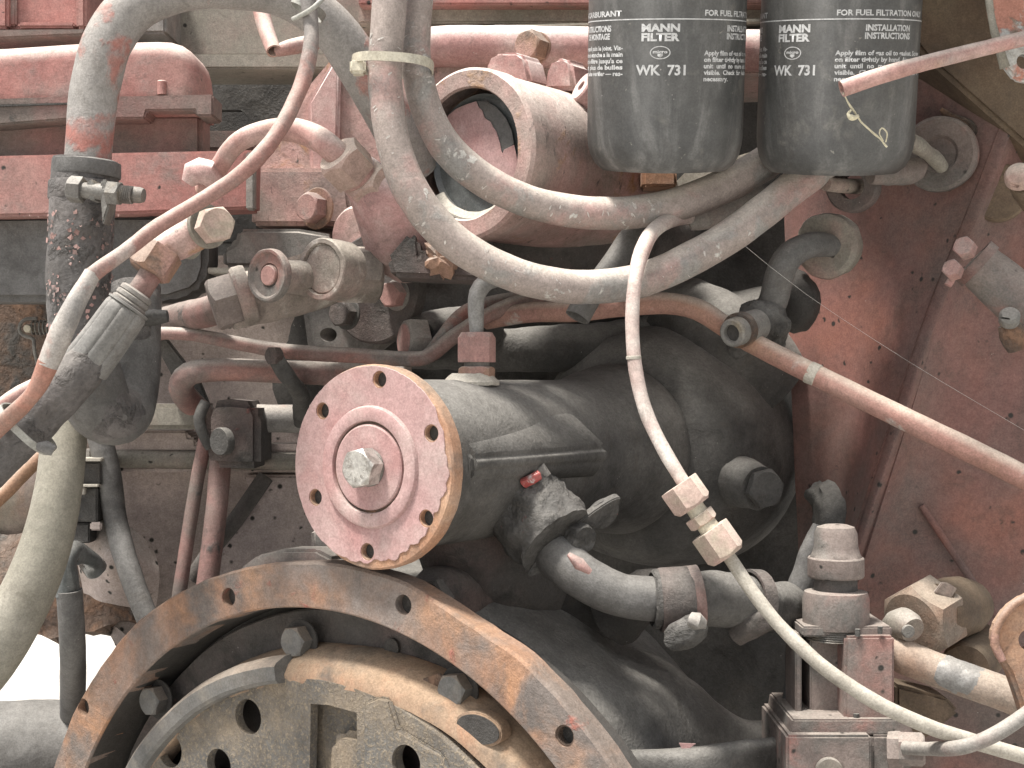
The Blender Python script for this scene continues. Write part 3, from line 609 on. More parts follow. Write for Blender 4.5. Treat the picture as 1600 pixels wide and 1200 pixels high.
t = thing('pump_flange', 'round dusty pink flange with six holes and rusty rim', 'flange')
FR = .0555
FF = FC-EX*.0045
def fp(x, y, h=0): return onplane(x, y, FF+EX*h, EX)
holes = [(594, 593), (505, 642), (675, 677), (494, 777), (667, 810), (575, 862)]
def cutters(r): return merge(*[lathe([(0, -.02), (r, -.02), (r, .03), (0, .03)], fp(x, y), EX, 24) for x, y in holes])
part(t, 'disc', lathe([(0, 0), (FR-.0012, 0), (FR-.0002, .0012), (FR, .003), (FR-.0003, .0088), (FR-.002, .0095), (0, .0095)], FF, EX, 96, amp=.0003, nsc=90), m_rustb, cut=cutters(.0042))
# the paint film, chipped away along the lower right edge
_, fu, fv = basis(EX); pts = []
for k in range(300):
    a = 2*math.pi*k/300; d_ = fu*math.cos(a)+fv*math.sin(a); side = d_.dot(EU); up_ = d_.z
    r = FR*.985; bare = max(0, side*.9-up_*.55-.25)+max(0, -up_-.75)*1.3
    r -= .0085*min(1, bare)*(.6+.6*noise.noise(Vector((a*3, 1, 0)))+.6*noise.noise(Vector((a*7, 4, 0)))+.12*noise.noise(Vector((a*23, 4, 0))))
    r -= .0006*abs(noise.noise(Vector((a*12, 7, 2))))
    pts.append(FF+d_*r-EX*.0007)
part(t, 'paint_film', prism(pts, EX*.0009, .0002, 1), m_flange, cut=cutters(.0048))
part(t, 'raised_ring', lathe([(.0246, -.0008), (.0251, -.0030), (.0265, -.0034), (.0305, -.0034), (.0322, -.0028), (.0332, -.0008), (.0332, .002), (.0246, .002)], FF, EX, 80, closed=True, amp=.00015, nsc=120), m_flange)
for x, y in holes: part(t, 'bore', lathe([(0, .0035), (.0049, .0035), (.0049, .0045), (0, .0045)], fp(x, y), EX, 20), m_black)  # black disc in each hole paints the shade inside
part(t, 'groove', lathe([(.0232, -.0009), (.0249, -.0009), (.0249, .001), (.0232, .001)], FF, EX, 60, closed=True), m_rustd)
part(t, 'centre_disc', lathe([(0, -.0028), (.0222, -.0028), (.0231, -.0022), (.0234, -.0005), (0, -.0005)], FF, EX, 60, amp=.0001), m_flange)
hb = bolt(t, fp(583, 730)-EX*.0028, OUT, .0112, .0098, m_steel, .22, .0103, wmat=m_dsteel, label='shiny steel bolt head in the middle of the pink flange')
# raised maker's letters round the bolt head
def glyph_ring(word, o, a, r, size, start, step, mat, root):
    a, u, v = basis(a)
    for k, ch in enumerate(word):
        if ch == ' ': continue
        cu = bpy.data.curves.new('c', 'FONT'); cu.body = ch; cu.size = size; cu.extrude = .0002; cu.align_x = 'CENTER'; cu.align_y = 'CENTER'; cu.offset = size*.02
        ob = bpy.data.objects.new('c', cu); COL.objects.link(ob); dg = bpy.context.evaluated_depsgraph_get()
        me = bpy.data.meshes.new_from_object(ob.evaluated_get(dg)); bpy.data.objects.remove(ob)
        an = start-step*k; rd = -v; X = u*math.cos(an)+v*math.sin(an); T_ = u*math.sin(an)-v*math.cos(an)
        bm = bmesh.new(); bm.from_mesh(me)
        for q in bm.verts: q.co = o+X*(r+q.co.y)+T_*q.co.x+a*q.co.z
        bpy.data.meshes.remove(me); part(root, 'raised_letter', bm, mat)
ctr = fp(583, 730)-EX*(.0028+.0015+.0098)
glyph_ring('10.9', ctr, OUT, .0052, .0034, 2.4, -.45, m_steel, hb)
glyph_ring('VERBUS', ctr, OUT, .0058, .0032, 4.2, -.42, m_steel, hb)

t = thing('line_union', 'pink nut on a dusty brass union atop the black pump', 'union')
part(t, 'pad', lathe([(0, 0), (.0165, 0), (.0165, .002), (.013, .0055), (.011, .007), (0, .007)], P(736, 602, -.015), UP, 36, amp=.0008, nsc=150), m_cream)
part(t, 'jam_nut', hexhead(P(745, 590, -.015), UP, S(29, -.015), .0065, .2), m_nutr)
part(t, 'union_nut', hexhead(P(745, 566, -.015), UP, S(30, -.015), .0175, .2, chamf=.3), m_boltp)
part(t, 'thread', lathe([(0, 0), (.0075, 0), (.0075, .009), (0, .009)], P(745, 578, -.015), UP, 24), m_dsteel)
single('grey_line', 'bare grey tube bending out of the pink nut on the pump', 'tube',
       tube([(745, 530, -.015, 10), (744, 500, -.015, 12), (744, 470, -.015, 13), (752, 448, -.012, 14), (775, 436, .0, 13), (830, 430, .06, 13)], amp=.0002), m_galv)

# ---- outlet elbow at the lower right
t = thing('outlet_neck', 'crusted black outlet neck with a clamp plate under the pump', 'pipe outlet')
part(t, 'neck', tube([(770, 738, .01, 50), (800, 765, -.012, 62), (835, 805, -.03, 68), (872, 846, -.042, 66)], segs=56, step=.002, amp=.003, nsc=90), m_crust)
fn = (P(900, 870, -.05)-P(810, 770, -.0)).normalized()
def ell(o, n, a, b, dirp, k=36):
    dv = (dirp-n*dirp.dot(n)).normalized(); e2 = n.cross(dv); out = []
    for i in range(k):
        q = 2*math.pi*i/k; out.append(o+dv*a*math.cos(q)*(1 if abs(math.cos(q)) < .5 else 1.05)+e2*b*math.sin(q))
    return out
dirp = P(950, 785, -.05)-P(830, 872, -.05)
part(t, 'clamp_plate', prism(ell(P(892, 832, -.035), fn, S(86), S(19), dirp), fn*.005, .0018, 3), m_crust)
part(t, 'plate_end', lathe([(.0035, 0), (.0095, 0), (.0105, .001), (.0105, .003), (.0095, .004), (.0035, .004)], P(938, 800, -.03), fn, 26, closed=True, amp=.0006), m_crust)
bolt(t, P(898, 838, -.040), Vector((.55, -.75, -.1)), S(23), .010, m_crust, .3)
part(t, 'paint_scab', tube([(818, 754, -.047, 8), (830, 748, -.05, 9), (842, 742, -.048, 8)], amp=.0012, nsc=260), m_gloss)
part(t, 'clod', tube([(838, 742, -.04, 8), (848, 734, -.04, 12), (856, 744, -.04, 6)], amp=.0015, nsc=260), m_grey)
t = thing('outlet_pipe', 'bent grey pipe from the outlet neck into the clamped hose', 'pipe')
part(t, 'pipe', tube([(862, 862, -.035, 34), (882, 880, -.045, 36), (920, 908, -.05, 35), (965, 928, -.05, 34), (1010, 935, -.048, 35), (1060, 938, -.045, 35)], segs=36, amp=.0006), m_rub)
part(t, 'paint_flake', tube([(888, 866, -.079, 3), (905, 880, -.081, 10), (922, 893, -.079, 4)], amp=.0012, nsc=250), m_flake)
part(t, 'end_bead', lathe([(.015, 0), (.0165, .001), (.0168, .004), (.015, .006)], P(1018, 936, -.047), Vector((1, .1, .0)), 40, closed=True, amp=.0005), m_crust)
t = thing('clamped_hose', 'short black hose with two grimy clamps under the pump', 'hose')
part(t, 'hose', tube([(1030, 938, -.046, 40), (1070, 938, -.045, 41), (1110, 936, -.04, 43), (1160, 940, -.03, 43), (1200, 948, -.015, 40), (1260, 950, .01, 38), (1320, 950, .03, 38)], segs=44, step=.0025, amp=.0009, nsc=80), m_dark)
c1 = part(t, 'clamp_band', lathe([(.0162, 0), (.0178, 0), (.0182, .0015), (.0182, .016), (.0178, .0185), (.0162, .0185)], P(1030, 938, -.046), Vector((1, .04, .05)), 44, closed=True, amp=.0005), m_darkp)
c2 = part(t, 'clamp_band', lathe([(.0165, 0), (.0182, 0), (.0182, .010), (.0165, .010)], P(1066, 936, -.045), Vector((1, .1, .1)), 44, closed=True, amp=.0002), m_redk)
for k in range(7):
    a_ = R(-35+k*13); o_ = P(1073, 937, -.044)+Vector((0, -math.cos(a_), math.sin(a_)))*.0182
    part(c2, 'slot', prism([o_+Vector((-.0028, 0, .0005)), o_+Vector((.0028, 0, .0011)), o_+Vector((.0028, 0, -.0001)), o_+Vector((-.0028, 0, -.0007))], Vector((0, -.0003, 0)), 0), m_black)
s1 = part(t, 'clamp_screw', tube([(1052, 1000, -.06, 20), (1070, 988, -.065, 23), (1092, 975, -.066, 20), (1100, 970, -.066, 15)], segs=20, amp=.002, nsc=190), m_crust)
part(s1, 'screw_head', tube([(1078, 968, -.078, 10), (1090, 972, -.08, 14), (1100, 976, -.078, 8)], amp=.0016, nsc=250), m_grey)
part(t, 'clamp_band', lathe([(.0175, 0), (.0192, 0), (.0192, .008), (.0175, .008)], P(1168, 941, -.029), Vector((1, .45, -.1)), 44, closed=True, amp=.0004), m_darkp)
part(t, 'clamp_screw', tube([(1150, 990, -.035, 18), (1172, 976, -.04, 22), (1200, 965, -.04, 18)], segs=20, amp=.002, nsc=190), m_darkp)
single('lower_elbow', 'grimy black elbow half hidden behind the clamped hose', 'pipe',
       tube([(960, 960, .02, 50), (1020, 918, .0, 30), (1050, 915, .01, 26), (1080, 930, .02, 30)], segs=28, amp=.002, nsc=60), m_black)

# ================================================================= bell housing ring, clutch
RC = P(496, 1575, -.05)
def rp(x, y, h=0): return onplane(x, y, RC+EX*h, EX)
Ro, Ri = .2524, .2244
_, ru, rv = basis(EX)
def rim_rho(a):
    d_ = ru*math.cos(a)+rv*math.sin(a); s = d_.dot(EU); z = d_.z; an = math.degrees(math.atan2(z, s))
    k = 1+.004*noise.noise(Vector((a*6, 0, 0)))+.0025*noise.noise(Vector((a*22, 0, 3)))
    if 58 < an < 76: k -= .012*math.sin((an-58)/18*math.pi)
    if 78 < an < 125: k -= .010*math.sin((an-78)/47*math.pi)
    return k
t = thing('bell_ring', 'big rusty bell housing ring with bolt holes around the clutch', 'bell housing')
bm = bmesh.new(); n = 220; prof = [(Ri, .001), (Ri+.001, 0), (Ro-.0015, 0), (Ro, .0015), (Ro, .015), (Ro-.004, .020), (Ri, .020)]; rings = []
for j, (r, h) in enumerate(prof):
    rg = []
    for k in range(n):
        a = 2*math.pi*k/n; q = r*(rim_rho(a) if r > .24 else 1)
        p = RC+EX*h+(ru*math.cos(a)+rv*math.sin(a))*q; rg.append(bm.verts.new(p))
    rings.append(rg)
for A, B in zip(rings, rings[1:]+rings[:1]):
    for k in range(n): bm.faces.new((A[k], A[(k+1) % n], B[(k+1) % n], B[k]))
bmesh.ops.recalc_face_normals(bm, faces=bm.faces); sharpen(bm, .5)
rh = [(357, 933), (630, 945), (130, 1105), (882, 1150)]
extra = []
for x, y in rh: extra.append(rp(x, y))
cut = merge(*[lathe([(0, -.01), (.0056, -.01), (.0056, .03), (0, .03)], p, EX, 28) for p in extra])
part(t, 'ring_face', bm, m_rustring, cut=cut)
for p in extra: part(t, 'bore', lathe([(0, .006), (.0058, .006), (.0058, .0075), (0, .0075)], p, EX, 20), m_black)  # black discs stand in for the darkness down the ring's holes
for p in extra[3:4]:
    part(t, 'thread', merge(*[lathe([(.0046, .0012*k), (.0057, .0012*k+.0004), (.0046, .0012*k+.0008)], p+EX*.001, EX, 24) for k in range(10)]), m_rustd)
part(t, 'inner_wall', lathe([(Ri, .002), (Ri, .055), (Ri-.003, .058), (.150, .058), (.150, .062), (Ri+.004, .062), (Ri+.004, .006)], RC, EX, 160, closed=True, amp=.0004, nsc=30), m_tblack)
part(t, 'step_ring', lathe([(.214, .042), (.2245, .040), (.2245, .058), (.214, .058)], RC, EX, 140, closed=True), m_tblack)
part(t, 'rim_shelf', prism([rp(372, 889, .012), rp(400, 868, .012), rp(440, 858, .012), rp(492, 858, .012), rp(518, 872, .012), rp(520, 892, .012), rp(440, 893, .012), rp(380, 902, .012)], EX*.02, .002), m_grey)
part(t, 'casting_lug', prism([(485, 826, -.0), (506, 822, -.0), (530, 850, -.0), (520, 880, -.0), (486, 864, -.0)], .02, .003, 3), m_grey)

def ang_of(x, y, h=0):
    q = rp(x, y, h)-RC-EX*h; return math.atan2(q.dot(rv), q.dot(ru))
Ar = ang_of(850, 1180); Al = ang_of(470, 1040)
def cone_rho(a):
    d = (a-Al+math.pi) % (2*math.pi)-math.pi; e = (Ar-Al+math.pi) % (2*math.pi)-math.pi; f = d/e
    f = max(0, min(1, f)) if f < 1.6 else max(0, 1-(f-1.6)); return 1+.055*f*f*(3-2*f)
t = thing('clutch', 'speckled grey clutch cover with holes inside the rusty ring', 'clutch')
part(t, 'flywheel', lathe([(0, .030), (.2195, .030), (.2205, .0315), (.2205, .05), (0, .05)], RC, EX, 120, amp=.0005), m_darkp)
part(t, 'cover_cone', lathe([(.2000, .0295), (.1995, .024), (.197, .017), (.1915, .008), (.186, .0035), (.180, .0036), (.180, .02), (.197, .031)], RC, EX, 160, rho=cone_rho, closed=True, amp=.0006, nsc=40, ang=.9), m_tan)
def dummy_(): pass
def hole_cyl(x, y, r, h=.004, sx=1): return lathe([(0, -.02), (r, -.02), (r, .018), (0, .018)], rp(x, y, h), EX, 28)
ch = [(388, 1120, .0105), (266, 1172, .0105), (342, 1196, .0100), (640, 1190, .0098)]
pocket = prism([rp(x, y, .003)-EX*.02 for x, y in ((484, 1100), (512, 1102), (556, 1114), (557, 1330), (478, 1330))], EX*.034, 0)
part(t, 'cover_face', lathe([(0, .004), (.150, .004), (.1835, .0035), (.1855, .005), (.1855, .010), (0, .010)], RC, EX, 140, amp=.0003, ang=.9), m_clutch,
     cut=merge(pocket, *[hole_cyl(x, y, r) for x, y, r in ch]))
# sector strip (the pressed rim on the left)
def ang_of(x, y, h=0):
    q = rp(x, y, h)-RC-EX*h; return math.atan2(q.dot(rv), q.dot(ru))
a0, a1 = ang_of(165, 1215), ang_of(438, 1062)
if a1 < a0: a0, a1 = a1, a0
if a1-a0 > math.pi: a0, a1 = a1-2*math.pi, a0
part(t, 'pressed_rim', lathe([(.1810, .0045), (.1815, -.002), (.1835, -.004), (.1915, -.004), (.1935, -.002), (.1965, .006), (.1965, .012), (.1810, .012)], RC, EX, 60, arc=(a0, a1), closed=True, amp=.0004, nsc=40, ang=.5), m_strip)
part(t, 'pocket_floor', prism([rp(470, 1080, .016), rp(600, 1080, .016), rp(600, 1330, .016), rp(470, 1330, .016)], EX*.002, .0001), m_clutch)
part(t, 'pad', prism([rp(512, 1160, .007), rp(530, 1142, .007), rp(576, 1148, .007), rp(580, 1330, .007), rp(500, 1330, .007)], EX*.009, .004, 4), m_clutch)
part(t, 'web', prism([rp(566, 1100, .0008), rp(590, 1088, .0008), rp(608, 1092, .0008), rp(622, 1140, .0008), rp(690, 1180, .0008), rp(740, 1300, .0008), rp(566, 1300, .0008)], EX*.004, .0018, 3), m_clutch, cut=hole_cyl(640, 1190, .0098))
BG = 'hexagon bolts round the flywheel'
for x, y in ((473, 1000), (720, 1075), (250, 1092)):
    bolt(t, rp(x, y, .021), OUT, .0095, .0085, m_strip, .15, .0125, wmat=m_black)
part(t, 'dowel_hole', lathe([(0, 0), (.0052, 0), (.0052, .006), (0, .006)], rp(611, 1012, .0275), EX, 24), m_black)
sl = rp(745, 1140, .006); sd = (rp(775, 1148, .006)-sl).normalized()
part(t, 'slot_lip', prism(ell(rp(746, 1140, .0055), EX, .0145, .0088, sd), EX*.01, .001), m_tan)
part(t, 'slot', prism(ell(rp(746, 1140, .0048), EX, .0130, .0074, sd), EX*.002, 0), m_black)
part(t, 'scallop', prism([rp(x, y, .014) for x, y in ((632, 1098), (640, 1075), (656, 1062), (684, 1052), (700, 1062), (712, 1090), (730, 1112), (700, 1120), (660, 1118))], EX*.002, .0004), m_rustd)

# ================================================================= bell housing casting
single('bell_casting', 'dark sloping bell housing casting right of the rusty ring', 'bell housing casting',
       loft([[(560, 893, .0), (640, 900, .0), (720, 945, -.02), (800, 1020, -.035), (872, 1085, -.05), (930, 1160, -.06), (985, 1290, -.07), (1000, 1500, -.07)],
             [(580, 880, .03), (670, 890, .02), (760, 930, .0), (850, 985, -.012), (930, 1050, -.025), (1005, 1120, -.03), (1060, 1270, -.035), (1080, 1500, -.04)],
             [(600, 860, .07), (700, 865, .055), (800, 890, .045), (890, 945, .04), (970, 1010, .035), (1085, 1075, .03), (1150, 1235, .02), (1180, 1500, .0)],
             [(620, 850, .12), (720, 850, .11), (830, 870, .11), (920, 925, .10), (1010, 985, .09), (1130, 1115, .07), (1245, 1160, .05), (1290, 1500, .03)]],
            14, 14, .0018, 30, .012), m_dark)
single('notch_block', 'black square notch shape under the bent outlet pipe', 'casting',
       prism([(862, 905, .02), (974, 935, .02), (976, 1000, .03), (866, 1012, .03)], .05, .003), m_black)
single('cast_foot', 'greyish rounded foot of the casting at the bottom right', 'casting',
       loft([[(985, 1172, -.055), (1080, 1168, -.05), (1180, 1154, -.02), (1260, 1150, .0)], [(990, 1190, -.065), (1080, 1186, -.065), (1170, 1170, -.045), (1250, 1164, -.02)], [(990, 1300, -.07), (1080, 1300, -.07), (1120, 1300, -.06), (1140, 1300, -.05)]], 10, 10, .001, 30, .008), m_dark)
single('paint_chip', 'small loose pink paint chip lying on the black casting', 'paint chip',
       prism([(1061, 1161, -.0555), (1087, 1162, -.0555), (1068, 1176, -.056)], .0006, 0), m_flange)

# ================================================================= right side frame panel
YR = [(120, 1230, .16, 1420, .07, 1606, .03, 1650, .055, 1780, .05), (300, 1225, .16, 1400, .09, 1540, .04, 1592, .065, 1780, .055), (500, 1232, .16, 1340, .11, 1462, .05, 1530, .075, 1780, .06),
      (700, 1240, .16, 1322, .12, 1398, .06, 1462, .085, 1780, .065), (900, 1248, .17, 1290, .14, 1335, .075, 1398, .095, 1780, .07), (1100, 1240, .2, 1262, .17, 1285, .10, 1340, .11, 1780, .08), (1400, 1200, .22, 1220, .2, 1240, .12, 1300, .12, 1780, .09)]
t = thing('frame_panel', 'large dark red speckled side panel with a diagonal fold', 'side panel')
part(t, 'sheet', loft([[(x0, y, d0), (x1, y, d1), (x2-12, y, d2+.002), (x2+8, y, d2+.004), (x3, y, d3-.006), ((x3+x4)/2, y, (d3+d4)/2), (x4, y, d4)] for y, x0, d0, x1, d1, x2, d2, x3, d3, x4, d4 in YR], 8, 10, .0009, 16, .008), m_panel)
part(t, 'bead', tube([(1440, 790, .082, 5), (1500, 880, .077, 6), (1565, 975, .072, 6), (1610, 1040, .07, 6)], amp=.0003), m_panel)
t = thing('large_grommet', 'wide dull pink ring with a bent hook beside the right filter', 'grommet')
GA = Vector((.55, 1, .08)).normalized()
part(t, 'ring', lathe([(0, .004), (.010, .004), (.012, .001), (.0215, -.001), (.0235, .001), (.024, .006), (0, .008)], P(1466, 240, .045), GA, 48, amp=.0004), m_dpink)
part(t, 'hook', tube([(1420, 218, .0, 12), (1440, 232, .015, 13), (1458, 246, .03, 12), (1472, 262, .04, 10)], amp=.0008), m_olive)
part(t, 'lobe', tube([(1360, 272, .03, 14), (1395, 270, .035, 20), (1428, 262, .04, 22), (1440, 240, .04, 12)], amp=.0012), m_dpink)
t = thing('dark_grommet', 'small dark ring with a pale stub under the right filter', 'grommet')
part(t, 'ring', lathe([(.008, 0), (.015, -.0005), (.0165, .002), (.0165, .010), (.008, .010)], P(1330, 291, .04), GA, 36, closed=True, amp=.0007), m_darkp)
part(t, 'stub', tube([(1290, 288, .03, 11), (1328, 291, .045, 12), (1345, 291, .06, 12)], amp=.0004), m_olive)
t = thing('hose_grommet', 'round mouldy grommet with a grey elbow hose below it', 'grommet')
part(t, 'disc', lathe([(0, .0), (.017, -.001), (.0205, .001), (.0215, .005), (.0205, .012), (0, .012)], P(1290, 384, .06), GA, 48, amp=.0014, nsc=70), m_olive)
single('elbow_hose', 'short grey elbow hose dropping from the mouldy grommet', 'hose',
       tube([(1305, 385, .065, 18), (1270, 382, .045, 20), (1236, 398, .035, 22), (1218, 430, .035, 23), (1208, 470, .04, 23), (1192, 505, .05, 20)], segs=28, amp=.0005, nsc=90), m_rub)
single('panel_plug', 'flat brown round plug on the panel fold at the right', 'plug',
       lathe([(0, 0), (.017, 0), (.0185, .0015), (.0185, .008), (0, .008)], P(1560, 300, .045), Vector((.3, 1, 0)), 40), m_brown)
single('block_lump', 'dark crumpled rubber lump at the block edge below the elbow hose', 'rubber boot',
       tube([(1240, 430, .09, 20), (1250, 470, .08, 34), (1240, 505, .09, 26)], amp=.003, nsc=60), m_black)
single('dirt_cone', 'caked dirt lump at the bottom corner of the panel', 'dirt lump',
       tube([(1285, 770, .15, 26), (1300, 790, .135, 32), (1312, 816, .125, 36), (1318, 860, .12, 34)], segs=36, amp=.005, nsc=100), m_dark)
t = thing('open_fitting', 'open tube end in a sooty clip on the diagonal pipe', 'fitting')
part(t, 'clip', tube([(1146, 550, .045, 14), (1170, 520, .035, 30), (1192, 500, .036, 34), (1204, 516, .042, 30), (1214, 540, .05, 16)], segs=40, step=.002, amp=.0032, nsc=130), m_crust)
FA = Vector((.62, .75, .2)).normalized()
part(t, 'tube_end', lathe([(.0052, 0), (.0075, 0), (.0085, .001), (.0088, .010), (.0098, .011), (.0098, .03), (.0052, .03)], P(1143, 521, .0), FA, 32, closed=True, amp=.0002), m_dsteel)
part(t, 'bore', lathe([(0, .004), (.006, .004), (.006, .01), (0, .01)], P(1141, 521, .0), FA, 20, amp=.001, nsc=300), m_black)
part(t, 'collar', lathe([(.0085, 0), (.0108, 0), (.0108, .006), (.0085, .006)], P(1141, 521, .0)+FA*.009, FA, 32, closed=True, amp=.0004), m_rustd)
t = thing('diagonal_pipe', 'long pinkish pipe falling diagonally across the red panel', 'pipe')
part(t, 'pipe', tube([(760, 500, .10, 15), (830, 488, .08, 16), (900, 486, .06, 17), (960, 478, .05, 18), (1040, 474, .035, 17), (1090, 484, .025, 17), (1130, 508, .02, 17), (1180, 538, .015, 17), (1270, 584, .0, 17), (1400, 648, -.02, 18), (1520, 706, -.035, 19), (1620, 755, -.05, 19), (1750, 815, -.06, 20)], segs=24, amp=.0002), m_pipeo)
part(t, 'pale_patch', lathe([(.0060, 0), (.0067, .0005), (.0068, .006), (.0060, .0075)], P(1262, 580, .0012), (P(1400, 648, -.02)-P(1270, 584, 0)), 28, closed=True, amp=.0005, nsc=200), m_cream)  # pale band lying nearly flush with the pipe
t = thing('upper_bracket', 'brown dirty angled bracket plate in the top right corner', 'bracket')
part(t, 'plate', prism([(1390, -180, .03), (1390, 20, .03), (1448, 92, .03), (1640, 262, .03), (1760, 330, .03), (1760, -180, .03)], .07, .003), m_brown)
part(t, 'top_plate', prism([Vector((.15, -.15, H+.33)), Vector((.60, -.15, H+.33)), Vector((.60, .42, H+.33)), Vector((.15, .42, H+.33))], Vector((0, 0, .012)), .002), m_brown)  # added plate, out of view overhead, to shade the right side
part(t, 'smear', tube([(1470, 170, .05, 6), (1520, 205, .05, 12), (1560, 215, .05, 12), (1590, 235, .05, 10)], amp=.002), m_rustd)
t = thing('chipped_tab', 'chipped orange and grey tab hanging in the top right corner', 'tab')
part(t, 'tab', prism([(1534, -160, -.055), (1546, 20, -.055), (1558, 70, -.055), (1568, 100, -.055), (1586, 124, -.055), (1620, 132, -.055), (1720, 140, -.055), (1720, -160, -.055)], .006, .0015), m_tabor,
     cut=lathe([(0, -.02), (.0042, -.02), (.0042, .02), (0, .02)], P(1600, 96, -.055), Vector((0, 1, 0)), 24))
part(t, 'rim', tube([(1536, -100, -.054, 6), (1548, 20, -.054, 6), (1560, 70, -.054, 7), (1570, 106, -.054, 8)], amp=.0005), m_beige)
t = thing('brass_screw', 'slotted brass screw with a dome head at the right edge', 'screw')
part(t, 'barrel', tube([(1620, 320, -.01, 22), (1606, 296, -.02, 24), (1598, 280, -.03, 24)], amp=.0008), m_brown)
part(t, 'head', lathe([(0, -.004), (.004, -.0035), (.007, -.0015), (.0082, .001), (.0082, .005), (0, .005)], P(1592, 272, -.035), Vector((.35, .8, -.5)), 30), m_nut,
     cut=prism([P(1570, 266, -.06), P(1615, 281, -.06), P(1614, 285, -.06), P(1569, 270, -.06)], Vector((0, .0245, 0)), 0))
t = thing('hose_with_clamp', 'brown hose end with a worm clamp at the right edge', 'hose')
part(t, 'hose', tube([(1526, 410, .0, 36), (1552, 434, .0, 39), (1600, 474, -.005, 41), (1680, 535, -.01, 42)], segs=36, amp=.0008), m_dpink)
part(t, 'clamp_band', lathe([(.0135, 0), (.0155, 0), (.0155, .006), (.0135, .006)], P(1520, 407, .002), P(1600, 474, -.005)-P(1526, 410, 0), 36, closed=True), m_redk)
for x, y, r in ((1511, 392, 17), (1492, 426, 15)):
    bolt(t, P(x, y, -.012), Vector((-.5, -.7, .3)), S(r), .008, m_boltp, .3)
part(t, 'screw', tube([(1496, 420, -.008, 5), (1486, 438, -.01, 6), (1481, 446, -.01, 6)], segs=12), m_boltp)
part(t, 'worm_housing', tube([(1574, 505, -.035, 16), (1582, 520, -.035, 19), (1592, 545, -.034, 17)], amp=.0006, ridges=lambda f, a: .0008*math.sin(f*22)), m_rustd)
part(t, 'clamp_screw', lathe([(0, -.002), (.0045, -.0012), (.0058, .0005), (.0058, .006), (0, .006)], P(1578, 492, -.045), Vector((.2, .8, -.5)), 24), m_dsteel,
     cut=prism([P(1560, 486, -.07), P(1600, 494, -.07), P(1600, 497, -.07), P(1560, 489, -.07)], Vector((0, .0265, 0)), 0))
single('cobweb_thread', 'single cobweb thread slanting across the red panel', 'cobweb', tube([(1165, 385, .0, .25), (1260, 460, .0, .25), (1420, 565, .0, .25), (1600, 672, .0, .25)], segs=5, step=.02), m_web)
#SECTION4
# ================================================================= left foreground pipes and hoses
t = thing('coolant_pipe', 'thick grey pipe arching over the top left into a clamp', 'pipe')
part(t, 'pipe', tube([(136, 272, -.03, 36), (140, 210, -.03, 36), (150, 130, -.03, 38), (170, 62, -.03, 38), (215, 8, -.025, 37), (300, -16, -.015, 31), (390, -14, .0, 30), (450, -2, .01, 32), (510, 34, .02, 35), (560, 100, .03, 37), (610, 185, .045, 37), (650, 265, .07, 35)], segs=44, amp=.0004, nsc=40), m_hoseg)
t = thing('radiator_hose', 'fat cracked hose bending in a J below the bolt clamp', 'hose')
part(t, 'hose', tube([(134, 250, -.03, 49), (131, 290, -.03, 51), (127, 340, -.03, 50), (124, 420, -.03, 50), (126, 500, -.028, 49), (137, 580, -.024, 47), (160, 638, -.016, 47), (190, 640, .0, 46), (206, 580, .015, 42), (210, 510, .02, 38), (212, 450, .03, 38)], segs=60, step=.0025, amp=.0011, nsc=50), m_rubr)
part(t, 'rubber_bend', tube([(126, 540, -.026, 48), (138, 585, -.023, 51.5), (158, 638, -.014, 51), (190, 642, .0, 48), (206, 585, .014, 44), (211, 520, .02, 39.5), (213, 470, .026, 38)], segs=60, step=.003, amp=.0005, nsc=30), m_rub)
bm = bmesh.new()
for k in range(230):
    an = random.uniform(-2.6, .6); y = random.uniform(335, 560); c = P(126, y, -.03); rr = S(50.3, -.03)
    n_ = Vector((math.cos(an), math.sin(an), 0)); n_ = Vector((math.cos(an), -abs(math.sin(an)), 0)); tt = Vector((-n_.y, n_.x, 0)); s = random.uniform(.0005, .0022)
    p = c+n_*rr; ro = random.uniform(0, 6.28)
    q = [bm.verts.new(p+(tt*math.cos(ro+a)+UP*math.sin(ro+a))*s*random.uniform(.5, 1.2)+n_*random.uniform(0, .0009)) for a in (0, 1.6, 3.1, 4.7)]
    bm.faces.new(q)
part(t, 'paint_flakes', bm, m_flake, kind='stuff')
cb = part(t, 'clamp_band', lathe([(S(50, -.03), 0), (S(53, -.03), 0), (S(54, -.03), .001), (S(54, -.03), .0095), (S(53, -.03), .0105), (S(50, -.03), .0105)], P(131, 313, -.03), Vector((.02, 0, 1)), 60, closed=True, amp=.0003), m_rubr)
part(t, 'hose_lip', lathe([(S(47, -.03), 0), (S(52, -.03), 0), (S(53, -.03), .001), (S(52, -.03), .0085), (S(47, -.03), .0095)], P(134, 276, -.03), Vector((.06, 0, 1)), 60, closed=True, amp=.0006), m_rub)
CA = Vector((1, -.12, -.10)).normalized()
cs = part(t, 'clamp_bolt', lathe([(0, 0), (.0042, 0), (.0045, .0005), (.0045, .034), (.0038, .0365), (0, .037)], P(126, 297, -.062), CA, 20), m_dsteel)
part(cs, 'bolt_head', hexhead(P(130, 297, -.062), -CA, S(21, -.06), .008, .3), m_dsteel)
part(cs, 'lug', prism([(133, 283, -.066), (146, 279, -.066), (153, 292, -.066), (150, 312, -.066), (137, 312, -.066)], .014, .001), m_dsteel)
part(cs, 'lug', prism([(157, 280, -.068), (168, 280, -.068), (171, 320, -.068), (160, 352, -.068), (156, 300, -.068)], .014, .001), m_dsteel)
part(cs, 'nut', hexhead(P(170, 301, -.066), CA, S(20, -.065), .007, .1), m_dsteel)
part(cs, 'thread', merge(*[lathe([(.0042, .0011*k), (.0051, .0011*k+.00055), (.0042, .0011*k+.0011)], P(184, 303, -.067), CA, 18) for k in range(8)]), m_dsteel)
